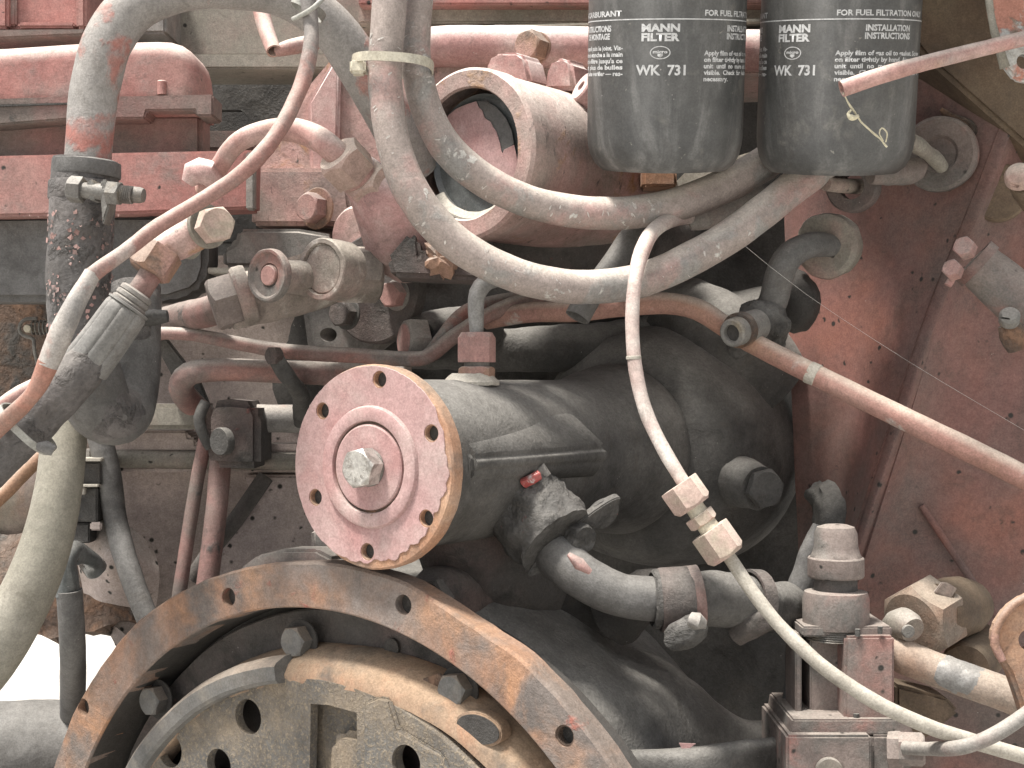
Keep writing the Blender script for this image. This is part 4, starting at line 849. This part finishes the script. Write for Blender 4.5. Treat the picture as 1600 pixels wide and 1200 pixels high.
part(t, 'lower_screw', tube([(226, 498, .0, 12), (242, 496, .0, 12), (262, 494, .0, 11)], segs=16, ridges=lambda f, a: .0006*math.sin(f*30)), m_dark)

t = thing('hydraulic_hose', 'thick dark hydraulic hose with a grooved grey ferrule at left', 'hose')
ha = (P(134, 571, -.088)-P(201, 479, -.083)).normalized()
part(t, 'hose', tube([(150, 545, -.085, 30), (132, 571, -.088, 34), (104, 604, -.09, 36), (62, 646, -.09, 38), (0, 704, -.09, 41), (-80, 780, -.09, 43)], segs=52, step=.0025, amp=.0006, nsc=110), m_rubr)
fr = part(t, 'ferrule', tube([(201, 479, -.085, 32), (196, 486, -.085, 35), (167, 527, -.085, 36.5), (134, 571, -.085, 38)], segs=72, ridges=lambda f, a: -.0006*max(0, math.cos(a*8)-.9)*10), m_ferr)
part(fr, 'lip', lathe([(S(29, -.085), 0), (S(35, -.085), .0003), (S(35, -.085), .0015), (S(29, -.085), .002)], P(202, 477, -.085), ha, 52, closed=True), m_ferr)
part(t, 'ring_collar', lathe([(0, 0), (S(23, -.08), 0), (S(27, -.08), .001), (S(27, -.08), .003), (S(25, -.08), .0036), (S(28, -.08), .0042), (S(28, -.08), .0062), (S(26, -.08), .007), (S(29, -.08), .0078), (S(29, -.08), .014), (0, .014)], P(216, 455, -.082), ha, 48), m_grey)
part(t, 'neck', tube([(242, 418, -.075, 19), (227, 442, -.08, 18), (212, 464, -.08, 19)], segs=28), m_redk)
nx = (P(215, 460, -.08)-P(262, 388, -.072)).normalized()
part(t, 'union_nut', hexhead(P(254, 390, -.075), nx, S(36, -.07), .0155, .55), m_nutr, 'dark red hexagon nut above the grooved ferrule')
t = thing('banjo_bolt', 'dusty banjo fitting with a tan bolt above the hydraulic hose', 'fitting')
BA = Vector((-.55, .2, -.22)).normalized()
part(t, 'barrel', tube([(232, 398, -.07, 20), (262, 386, -.068, 27), (296, 366, -.062, 30), (324, 352, -.06, 30)], segs=32, amp=.0005), m_pinkr)
part(t, 'washer', lathe([(0, 0), (.011, 0), (.0122, .001), (.0122, .004), (0, .004)], P(320, 355, -.066), Vector((.7, -.65, .1)), 32, amp=.0003), m_olive)
part(t, 'bolt_head', hexhead(P(330, 354, -.074), Vector((.5, -.75, .06)), S(29, -.07), .011, .2), m_nut)
part(t, 'lower_lobe', tube([(240, 402, -.06, 16), (270, 380, -.055, 24), (300, 385, -.04, 20)], amp=.0008), m_olive)
t = thing('thin_line', 'long thin red and grey tube curving down from the top left', 'tube')
part(t, 'line', tube([(472, -60, -.05, 13), (484, 20, -.05, 12), (486, 70, -.055, 12), (472, 130, -.06, 12.5), (438, 200, -.075, 12.5), (392, 258, -.085, 12.5), (330, 304, -.09, 12), (250, 352, -.10, 12), (195, 393, -.11, 12), (158, 419, -.115, 12.5), (143, 431, -.1155, 13)], segs=24, amp=.0004, nsc=60), m_line)
part(t, 'lower_bend', tube([(145, 427, -.1155, 13.5), (136, 443, -.117, 14), (120, 470, -.12, 16), (98, 515, -.122, 18.5), (74, 572, -.122, 16)], segs=24, amp=.0004, nsc=60), m_end)
part(t, 'flattened_end', tube([(76, 566, -.122, 16.5), (66, 590, -.121, 15), (52, 615, -.12, 13.5), (18, 650, -.115, 14), (-60, 720, -.10, 14)], segs=24, amp=.0004, nsc=60), m_orange)
single('lower_line', 'short pink tube entering from the left edge under the hose', 'tube',
       tube([(-70, 700, -.06, 12), (-20, 655, -.06, 13), (20, 622, -.06, 13), (60, 600, -.055, 12), (90, 585, -.03, 12)], amp=.0003), m_pipep)
single('orange_strut', 'orange red tube slanting behind the beige hose', 'tube',
       tube([(-80, 845, .0, 13), (0, 775, .01, 13), (60, 715, .02, 13), (130, 660, .03, 12)], amp=.0003), m_pipeo)
single('beige_hose', 'smooth beige hose sweeping down to the lower left edge', 'hose',
       tube([(106, 600, .02, 34), (100, 680, .005, 35), (92, 760, -.005, 36), (72, 850, -.01, 39), (36, 940, -.015, 42), (-20, 1030, -.02, 46), (-100, 1120, -.02, 48)], segs=40), m_beige)
t = thing('drain_hose', 'grey vertical tube hanging from a glossy twisted rubber boot', 'hose')
part(t, 'tube', tube([(108, 922, .055, 20), (112, 980, .06, 20), (114, 1040, .08, 20), (113, 1160, .16, 19)], segs=28, amp=.0002, hollow=.8), m_rub)
part(t, 'boot', tube([(150, 890, .10, 16), (130, 868, .08, 17), (110, 866, .06, 17), (102, 885, .055, 18), (104, 905, .055, 17), (107, 930, .055, 16)], segs=28, amp=.001, nsc=90, ridges=lambda f, a: .001*math.sin(f*9+a*2)), m_glassy)
single('lower_tank', 'dusty grey rounded casing in the bottom left corner', 'casing',
       tube([(-120, 1186, .12, 80), (-20, 1180, .13, 82), (60, 1176, .14, 80), (150, 1176, .15, 80), (240, 1180, .16, 80)], segs=40, amp=.001), m_rub)
def tie(name, label, o, a, ru_, rv_, dirv, wd, th_, mat, head=None):
    t = thing(name, label, 'zip tie'); a = a.normalized(); dv = (dirv-a*dirv.dot(a)).normalized(); e2 = a.cross(dv)
    bm = bmesh.new(); n = 48; rings = []
    for k in range(n):
        q = 2*math.pi*k/n; c = math.cos(q); s = math.sin(q)
        c2 = math.copysign(abs(c)**.75, c); s2 = math.copysign(abs(s)**.75, s)
        nrm = (dv*c*rv_+e2*s*ru_).normalized(); p = o+dv*ru_*c2+e2*rv_*s2
        rings.append([bm.verts.new(p+a*x+nrm*y) for x, y in ((-wd, 0), (wd, 0), (wd, th_), (-wd, th_))])
    for A, B in zip(rings, rings[1:]+rings[:1]):
        for k in range(4): bm.faces.new((A[k], A[(k+1) % 4], B[(k+1) % 4], B[k]))
    bmesh.ops.recalc_face_normals(bm, faces=bm.faces); sharpen(bm, .5)
    part(t, 'strap', bm, mat); return t
t = tie('cable_tie', 'pale yellowed cable tie binding the two looped hoses', P(614, 102, -.042), Vector((.06, 0, 1)), S(61, -.04), .0215, Vector((1, 0, 0)), .0026, .0009, m_tie)
part(t, 'head', box(546, 91, 571, 114, -.058, .010, .0015, 3), m_tie)
t = tie('cable_tie', 'grey cable tie round the thick dark hose at the left edge', P(42, 670, -.096), P(0, 706, -.09)-P(112, 592, -.09), S(50, -.09), S(46, -.09), Vector((1, 0, -1)), .0019, .0009, m_tieg)
part(t, 'head', tube([(60, 698, -.112, 7), (72, 699, -.113, 11), (84, 704, -.112, 9)], segs=12), m_rub)
t = tie('cable_tie', 'olive cable tie round the pipes at the top edge', P(482, 14, -.03), Vector((.55, 0, 1)), S(25, -.03), S(30, -.03), Vector((1, 0, -.5)), .0024, .0009, m_tieg)
part(t, 'tail', tube([(458, 30, -.05, 4), (490, 12, -.058, 4), (520, -20, -.05, 4)], segs=8), m_tieg)

# ================================================================= looped hoses
def scuffs(t, path, n, mat, rng_=(0, 1)):
    bm = bmesh.new(); q = [[*P(p[0], p[1], p[2]), S(p[3], p[2])] for p in path]
    for k in range(n):
        f = random.uniform(*rng_)*(len(q)-1.001); c = crom(q, f); c2 = crom(q, min(f+.03, len(q)-1.0001)); p0 = Vector(c[:3]); tg = (Vector(c2[:3])-p0).normalized()
        side = tg.cross(Vector((0, -1, 0))).normalized(); an = random.gauss(0, .75); nr = (Vector((0, -1, 0))*math.cos(an)+side*math.sin(an)); nr = (nr-tg*nr.dot(tg)).normalized()
        bt = tg.cross(nr); L = random.uniform(.0006, .0024); W = random.uniform(.0003, .0007)*(.6+L*200); ro = random.gauss(1.4, .4); dx = tg*math.cos(ro)+bt*math.sin(ro); dy = nr.cross(dx)
        m = 7; base = p0+nr*(c[3]-.0001); V = []
        for i in range(m):
            a = 2*math.pi*i/m; g = dx*L*math.cos(a)*random.uniform(.7, 1.2)+dy*W*math.sin(a)*random.uniform(.6, 1.3); x = g.dot(bt); V.append(bm.verts.new(base+g-nr*(x*x/(2*c[3])-.00022)))
        bm.faces.new(V)
    part(t, 'scuffs', bm, mat, kind='stuff')
m_scuff = M('pale_scuff_marks', (.5, .46, .42), (), damt=.2, bump=0)
pa = [(606, -120, -.05, 27), (610, -30, -.05, 27), (604, 60, -.05, 27), (602, 130, -.05, 27), (611, 210, -.05, 27), (638, 290, -.048, 28), (690, 360, -.044, 28), (760, 410, -.038, 28), (840, 440, -.03, 27), (920, 448, -.02, 27), (1000, 438, -.01, 27), (1080, 404, .0, 27), (1150, 362, .01, 27), (1220, 308, .02, 27), (1290, 252, .035, 27), (1350, 200, .05, 27)]
pb = [(664, -120, -.03, 22), (658, -30, -.03, 22), (650, 50, -.03, 23), (652, 110, -.03, 24), (670, 180, -.028, 25), (706, 240, -.024, 26), (770, 290, -.016, 26), (850, 322, -.006, 26), (940, 334, .004, 26), (1030, 326, .014, 26), (1110, 300, .025, 27), (1190, 258, .04, 27), (1260, 200, .06, 27)]
t = thing('outer_loop_hose', 'outer pale hose looping low from the top to the right filter', 'hose')
part(t, 'hose', tube(pa, segs=44, step=.003, amp=.0005, nsc=35), m_hose); scuffs(t, pa, 60, m_scuff, (.12, .75))
t = thing('inner_loop_hose', 'inner pale hose looping past the open pink housing', 'hose')
part(t, 'hose', tube(pb, segs=44, step=.003, amp=.0005, nsc=35), m_hose); scuffs(t, pb, 55, m_scuff, (.15, .8))
single('cut_tube', 'short grey tube with an open dark end under the looped hoses', 'tube',
       tube([(1120, 320, .06, 17), (1050, 330, .05, 18), (1000, 356, .04, 19), (960, 410, .03, 19), (930, 450, .024, 19), (912, 478, .02, 20), (902, 496, .018, 20)], segs=32, amp=.0003, hollow=.82), m_rub)
t = thing('tee_fitting', 'dusty grey fitting between the two hoses under the filters', 'fitting')
part(t, 'body', tube([(1075, 345, .05, 16), (1100, 335, .05, 24), (1140, 318, .055, 24), (1185, 300, .06, 24)], amp=.0012), m_grey)
part(t, 'bracket', prism([(1010, 340, .07), (1060, 300, .07), (1170, 255, .07), (1185, 262, .07), (1080, 350, .07)], .01, .001), m_olive)
t = thing('filter_shelf', 'pale strip of a shelf seen between the filters and hose', 'shelf')
part(t, 'shelf', prism([(1040, 300, .085), (1072, 268, .085), (1190, 232, .085), (1190, 244, .085)], .03, .0006), m_cream)
part(t, 'copper_block', box(1004, 262, 1058, 292, .07, .03, .002), m_rustb)

# ================================================================= thin line to the lower right
t = thing('injector_line', 'slim pinkish line dropping from the hoses into a double nut', 'tube')
part(t, 'line', tube([(1075, 338, .03, 12), (1045, 345, .01, 12), (1020, 362, -.01, 12), (1002, 396, -.03, 12.5), (992, 440, -.045, 11), (988, 500, -.05, 11), (992, 570, -.055, 11), (1008, 640, -.06, 11), (1038, 704, -.065, 11), (1075, 765, -.07, 11)], segs=24, amp=.0002), m_cream if False else M('dusty_white_pink_line', (.46, .34, .30), [((.42, .24, .21), 16, .35, .3), ((.62, .58, .52), 22, .35, .3)], damt=.6, dust=(.62, .57, .5), bump=.0002, lspecks=.1))
part(t, 'crease', lathe([(S(11, -.05), 0), (S(12, -.05), .0003), (S(12, -.05), .0018), (S(11, -.05), .002)], P(990, 556, -.0545), Vector((.04, 0, -1)), 24, closed=True), m_cream)
na = (P(1140, 864, -.075)-P(1060, 750, -.07)).normalized()
part(t, 'upper_nut', hexhead(P(1060, 757, -.07), na, S(33, -.07), .0150, .25, chamf=.2), m_nut, 'upper tan nut of the pair on the slim line')
part(t, 'middle_nut', hexhead(P(1091, 804, -.072), na, S(24, -.07), .0062, .25), m_nut)
part(t, 'neck', lathe([(0, 0), (S(17, -.07), 0), (S(15, -.07), .003), (S(17, -.07), .02), (0, .02)], P(1082, 788, -.072), na, 24), m_tie)
part(t, 'lower_nut', hexhead(P(1108, 828, -.073), na, S(33, -.07), .0175, .25, chamf=.2), m_nut, 'lower tan nut of the pair on the slim line')
single('cream_line', 'cream tube running from the double nut to the bottom right corner', 'tube',
       tube([(1120, 845, -.073, 10), (1142, 874, -.075, 10.5), (1178, 928, -.08, 11), (1225, 985, -.085, 11), (1290, 1045, -.095, 11.5), (1370, 1098, -.10, 12), (1450, 1135, -.10, 12), (1520, 1158, -.10, 12), (1600, 1182, -.10, 12), (1700, 1210, -.1, 12)], segs=24, amp=.0002), m_cream)

# ================================================================= relief valve, lower right
t = thing('relief_valve', 'dull pink valve with domed cap and slotted body', 'valve')
vo = P(1306, 870, -.03)
part(t, 'cap', lathe([(S(40, -.03), -.012), (S(40, -.03), 0), (S(37, -.03), .002), (S(34, -.03), .006), (S(33, -.03), .0135), (S(29, -.03), .0172), (S(18, -.03), .0186), (0, .0188)], vo, UP, 40, amp=.0004), m_dpink)
part(t, 'cap_ring', lathe([(0, -.0115), (S(42, -.03), -.0115), (S(43.5, -.03), -.0105), (S(43.5, -.03), -.0008), (S(42, -.03), 0), (0, 0)], vo, UP, 40, amp=.0003), m_dpink)
part(t, 'neck', lathe([(0, -.03), (S(34, -.03), -.03), (S(33, -.03), -.011), (0, -.011)], vo, UP, 36), m_darkp)
part(t, 'lock_ring', lathe([(0, -.0405), (S(50, -.03), -.0405), (S(51, -.03), -.038), (S(51, -.03), -.024), (S(48, -.03), -.020), (S(36, -.03), -.019), (0, -.019)], vo, UP, 64, rho=lambda a: 1+.006*math.sin(a*60), amp=.0002), m_dpink)
part(t, 'thread', merge(*[lathe([(S(44, -.03), -.0405-.0012*k), (S(46, -.03), -.0410-.0012*k), (S(44, -.03), -.0415-.0012*k), (0, -.0415-.0012*k)], vo, UP, 36) for k in range(6)]), m_dsteel)
part(t, 'top_plate', box(1254, 979, 1394, 995, -.045, .05, .001), m_dpink)
part(t, 'side_post', box(1243, 990, 1253, 1130, -.035, .03, .0008), m_dpink)
part(t, 'inner_block', box(1266, 996, 1322, 1124, -.032, .04, .001), m_dpink)
part(t, 'front_block', box(1320, 994, 1398, 1126, -.050, .055, .0015), M('warm_pink_valve_body', (.27, .125, .10), [((.20, .15, .13), 18, .45, .2), ((.15, .13, .115), 30, .28, .2)], damt=.5, bump=.0004, specks=.2))
part(t, 'back_wall', box(1246, 990, 1330, 1130, .0, .02, .001), m_redk)
for x, y in ((1340, 988), (1375, 984), (1338, 1120)): part(t, 'pin', lathe([(0, 0), (.0015, 0), (.0015, .004), (0, .004)], P(x, y+6, -.0505), UP, 10, amp=.0003), m_dark)
part(t, 'deck_plate', prism([(1238, 1124, -.055), (1412, 1124, -.055), (1424, 1134, -.055), (1428, 1149, -.055), (1234, 1149, -.055)], .07, .001), m_dpink)
part(t, 'base_block', box(1229, 1149, 1362, 1420, -.062, .08, .0015), m_dpink)
part(t, 'base_block', box(1362, 1149, 1424, 1420, -.057, .07, .0015), m_dpink)
part(t, 'plug', lathe([(0, 0), (.007, 0), (.0078, .0008), (.0078, .003), (0, .003)], P(1296, 1206, -.064), Vector((0, 1, 0)), 26), m_olive)
part(t, 'port_nut', hexhead(P(1388, 1172, -.057), Vector((1, -.35, .05)), S(30, -.06), .008, .2), m_dpink)
part(t, 'gland_nut', hexhead(P(1404, 1170, -.063), Vector((1, -.25, .03)), S(26, -.06), .014, .4), m_dpink)
single('side_hose', 'grey rubber sleeve drooping behind the valve cap', 'sleeve',
       tube([(1278, 820, -.0, 8), (1262, 870, -.0, 15), (1252, 920, .0, 22), (1244, 990, .0, 17), (1240, 1060, .0, 14), (1232, 1130, .0, 12)], segs=24, amp=.0012), m_rub)
single('side_line', 'grey tube from the valve nut curving up to the right edge', 'tube',
       tube([(1415, 1168, -.07, 11), (1450, 1170, -.085, 11), (1500, 1168, -.11, 12), (1550, 1150, -.115, 12), (1600, 1118, -.115, 12), (1680, 1060, -.11, 12)], segs=24, amp=.0002), m_grey)
t = thing('steering_pipe', 'thick beige pipe with a scraped grey patch at lower right', 'pipe')
sp = [(1395, 1000, -.01, 24), (1408, 1022, -.02, 27), (1450, 1042, -.025, 27), (1520, 1066, -.035, 27), (1590, 1092, -.045, 27), (1700, 1135, -.06, 28)]
part(t, 'pipe', tube(sp, segs=36, amp=.0005), M('beige_brown_pipe', (.28, .215, .165), [((.32, .19, .12), 22, .35, .3), ((.24, .2, .16), 14, .3, .3)], damt=.5, dust=(.46, .4, .33), bump=.0004))
part(t, 'knuckle', tube([(1392, 1012, -.01, 22), (1400, 985, -.012, 25), (1412, 975, -.02, 26), (1426, 985, -.028, 20)], segs=32, amp=.0005), m_olive)
part(t, 'hole_plug', lathe([(0, 0), (.0034, 0), (.0038, .0006), (.0038, .002), (0, .002)], P(1420, 987, -.0405), Vector((-.1, 1, 0)), 18), m_dsteel)
part(t, 'bare_patch', tube3([[*(P(x, y, d)+Vector((0, -S(1.6), S(.6)))), S(r, d)] for x, y, d, r in ((1462, 1046, -.027, 22), (1474, 1050, -.029, 26.5), (1500, 1059, -.032, 26.5), (1530, 1070, -.036, 26.5), (1548, 1076, -.038, 22))], 36, .002, .0006, 160), m_galv)
t = thing('ball_joint_nut', 'brown dusty nut with torn flake above the beige pipe', 'nut')
nb = Vector((-.75, -.6, -.25))
part(t, 'hexagon', hexhead(P(1462, 955, .01), nb, S(62, .0), .024, .5), M('brown_tan_nut', (.22, .165, .12), [((.28, .15, .085), 25, .35, .3), ((.28, .23, .18), 30, .3, .3)], damt=.6, dust=(.42, .36, .29), bump=.0006))
part(t, 'barrel', tube([(1455, 958, .0, 46), (1490, 950, .02, 50), (1515, 945, .035, 40)], segs=32, amp=.0012), m_brown)
part(t, 'flake', prism([(1460, 926, -.01), (1472, 910, -.01), (1484, 912, -.01), (1496, 920, -.01), (1488, 932, -.01), (1494, 940, -.008)], .003, .0005), m_olive)
t = thing('rear_boss', 'brown cylinder end behind the beige pipe', 'boss')
part(t, 'barrel', lathe([(0, 0), (S(36, .03), 0), (S(40, .03), .003), (S(40, .03), .05), (0, .05)], P(1508, 1046, .0), Vector((.5, .85, .1)), 40, amp=.0006), m_brown)
part(t, 'bracket', prism([(1400, 1070, .0), (1480, 1090, .0), (1500, 1112, .0), (1440, 1160, .0), (1400, 1140, .0)], .03, .002), m_brown)
t = thing('rusty_eye', 'rusty pierced bracket eye at the right edge', 'bracket')
part(t, 'plate', prism([(1660, 920, -.08), (1604, 932, -.08), (1576, 952, -.08), (1556, 982, -.08), (1554, 1008, -.08), (1564, 1030, -.08), (1578, 1052, -.08), (1588, 1080, -.08), (1604, 1130, -.08), (1700, 1130, -.08)], .012, .002, 3), m_rustb,
     cut=merge(lathe([(0, -.03), (.0058, -.03), (.0058, .03), (0, .03)], P(1608, 1000, -.08), Vector((0, 1, 0)), 24)))
part(t, 'edge_roll', tube([(1660, 921, -.082, 6), (1604, 933, -.082, 6), (1576, 953, -.082, 6), (1557, 982, -.082, 6), (1555, 1008, -.082, 6), (1566, 1032, -.082, 6)], amp=.0006), m_nutr)

# ================================================================= fuel filters
def label_text(root, name, body, s_px, y_top, w_px, h_px, r, cx, th0, d, justify=True, bold=.02):
    """print wrapped on the can: s_px = start along the unrolled surface, from the logo's centre line"""
    cu = bpy.data.curves.new('c', 'FONT'); cu.body = body; cu.size = 1; cu.offset = bold; cu.resolution_u = 2
    ob = bpy.data.objects.new('c', cu); COL.objects.link(ob); dg = bpy.context.evaluated_depsgraph_get()
    me = bpy.data.meshes.new_from_object(ob.evaluated_get(dg)); bpy.data.objects.remove(ob)
    bm = bmesh.new(); bm.from_mesh(me); bpy.data.meshes.remove(me)
    xs = [v.co.x for v in bm.verts]; x0, x1 = min(xs), max(xs); cap = .72
    for v in bm.verts:
        s = s_px+(v.co.x-x0)/(x1-x0)*w_px; z = y_top+h_px-v.co.y/cap*h_px
        a = th0+s/124.
        v.co = on_can(cx, z, a, r+.00012)
    return part(root, name, bm, m_ink)
TL = math.atan(466/2222.)          # the cans lean so that their axis is square to the line of sight
FA_ = Vector((0, -math.sin(TL), math.cos(TL))); FN = Vector((0, -math.cos(TL), -math.sin(TL)))
def on_can(cx, y, a, r):
    o = P(cx, 134, 0); k = (CD-r*.97)/(F*1.03)
    return o+FA_*((134-y)*k)+Vector((1, 0, 0))*(math.sin(a)*r)+FN*(math.cos(a)*r)
def filter_can(cx, bottom, th0, label, yb):
    d = .0; r = S(121.5, d)
    t = thing('fuel_filter', label, 'fuel filter', 'fuel filters hanging side by side')
    o = P(cx, 134, 0)-FA_*((bottom-134)*(CD-r*.75)/(F*1.03)); hh = .170
    prof = [(0, .0025), (r*.5, .002), (r*.70, .0006), (r*.80, .001), (r*.90, .0048), (r*.96, .010), (r*.99, .016), (r, .022), (r, .10), (r, hh), (r*.97, hh+.006), (0, hh+.006)]
    can = part(t, 'can', lathe(prof, o, FA_, 128, ang=1.0), m_can)
    A = lambda *a, **k: label_text(can, *a, r=r, cx=cx, th0=th0, d=d, **k)
    A('lettering', 'MANN', -29, 37, 58, 12, bold=.045); A('lettering', 'FILTER', -29, 51.5, 58, 12, bold=.045)
    A('lettering', 'WK  731', -37, 101, 76, 16, bold=.03)
    A('lettering', 'FOR FUEL FILTRATION ONLY', 68, 15, 168, 9, bold=.03)
    A('lettering', 'INSTALLATION', 112, 38, 84, 9.5, bold=.04); A('lettering', 'INSTRUCTIONS', 111, 50.5, 86, 9.5, bold=.04)
    for k, (s, wd) in enumerate((('Apply film of gas oil to gasket. Screw', 168), ('on filter tightly by hand. Air vent the', 168), ('unit  until  no  more  air  bubbles  are', 168), ('visible.  Check  for  leaks.  Tighten  if', 168), ('necessary.', 48))):
        A('lettering', s, 68, 78.5+k*10.2, wd, 7.4, bold=.035)
    A('lettering', 'FILTRE A CARBURANT', -228, 15, 165, 9, bold=.03)
    A('lettering', 'INSTRUCTIONS', -165, 38, 82, 9.5, bold=.04); A('lettering', 'DE MONTAGE', -158, 50.5, 72, 9.5, bold=.04)
    for k, (s, wd) in enumerate((('Appliquer du gasoil puis le joint. Vis-', 168), ('ser fermement et etanche a la main', 168), ('Purger a l\'air le filtre jusqu\'a ce', 168), ('qu\'il n\'y ait  plus de bulles', 168), ('visibles. Etancheite verifier — res-', 168), ('serrer si besoin.', 60))):
        A('lettering', s, -228, 70+k*10.2, wd, 7.4, bold=.035)
    A('lettering', 'micro', -11, 78, 22, 5, bold=.04)
    # oval emblem and the rule round the can
    def wrap(s, y, off=.00012):
        a = th0+s/124.; return on_can(cx, y, a, r+off)
    bm = bmesh.new(); n = 36
    I = [bm.verts.new(wrap(14*math.cos(2*math.pi*k/n), 82+9.*math.sin(2*math.pi*k/n))) for k in range(n)]
    O = [bm.verts.new(wrap(15.6*math.cos(2*math.pi*k/n), 82+10.3*math.sin(2*math.pi*k/n))) for k in range(n)]
    for k in range(n): bm.faces.new((I[k], I[(k+1) % n], O[(k+1) % n], O[k]))
    V = [bm.verts.new(wrap(x, y)) for x, y in ((-4, 84), (4, 84), (4, 87), (0, 90), (-4, 87))]; bm.faces.new(V)
    part(can, 'emblem', bm, m_ink)
    bm = bmesh.new(); n = 120; T_ = [bm.verts.new(wrap(-390+780*k/n, 28.8)) for k in range(n+1)]; B_ = [bm.verts.new(wrap(-390+780*k/n, 30.6)) for k in range(n+1)]
    for k in range(n): bm.faces.new((T_[k], T_[k+1], B_[k+1], B_[k]))
    part(can, 'rule', bm, m_ink)
    part(t, 'seam', lathe([(r*.97, hh+.004), (r*1.02, hh+.005), (r*1.03, hh+.009), (r*1.0, hh+.012), (0, hh+.012)], o, FA_, 80), m_can)
    return t, o, r, hh
t, o1, r1, hh = filter_can(1040, 276, -.18, 'black fuel filter on the left with its logo at the centre', 268)
t, o2, r2, hh = filter_can(1308, 280, -.81, 'black fuel filter on the right with its logo turned left, behind the rod', 270)
t = thing('filter_mount', 'cast mount above the two black filters', 'mount')
part(t, 'head', prism([o1+FA_*(hh+.011)+Vector((-.02, 0, 0))+FN*.016, o2+FA_*(hh+.011)+Vector((.02, 0, 0))+FN*.016, o2+FA_*(hh+.011)+Vector((.04, 0, 0))-FN*.045, o1+FA_*(hh+.011)+Vector((-.04, 0, 0))-FN*.045], FA_*.03, .006, 3), m_pink)
t = thing('pink_rod', 'thin pink rod pointing left across the right filter', 'rod')
part(t, 'rod', tube([(1315, 139, -.088, 13), (1370, 120, -.088, 13), (1440, 100, -.086, 12.5), (1560, 70, -.07, 12), (1640, 50, -.065, 12)], segs=24, amp=.0002, hollow=.8), m_pipep)
single('straw_strand', 'curly dry straw strand hanging from the pink rod tip', 'straw',
       merge(tube([(1318, 145, -.088, 1), (1326, 162, -.086, 1.3), (1336, 176, -.084, 1.6), (1345, 190, -.083, 1.5), (1360, 204, -.082, 1.4), (1374, 216, -.08, 1.6), (1386, 230, -.08, 1.2)], segs=6, step=.002, amp=.0003, nsc=300),
             tube([(1340, 182, -.084, 3), (1332, 184, -.086, 4.5), (1325, 178, -.086, 3), (1330, 172, -.086, 2)], segs=7, step=.001, amp=.0006, nsc=400),
             tube([(1384, 222, -.08, 1), (1386, 208, -.083, 1.2), (1378, 200, -.085, 1.2), (1374, 208, -.084, 1), (1380, 220, -.081, 1)], segs=6, step=.001)), m_straw)
finish()
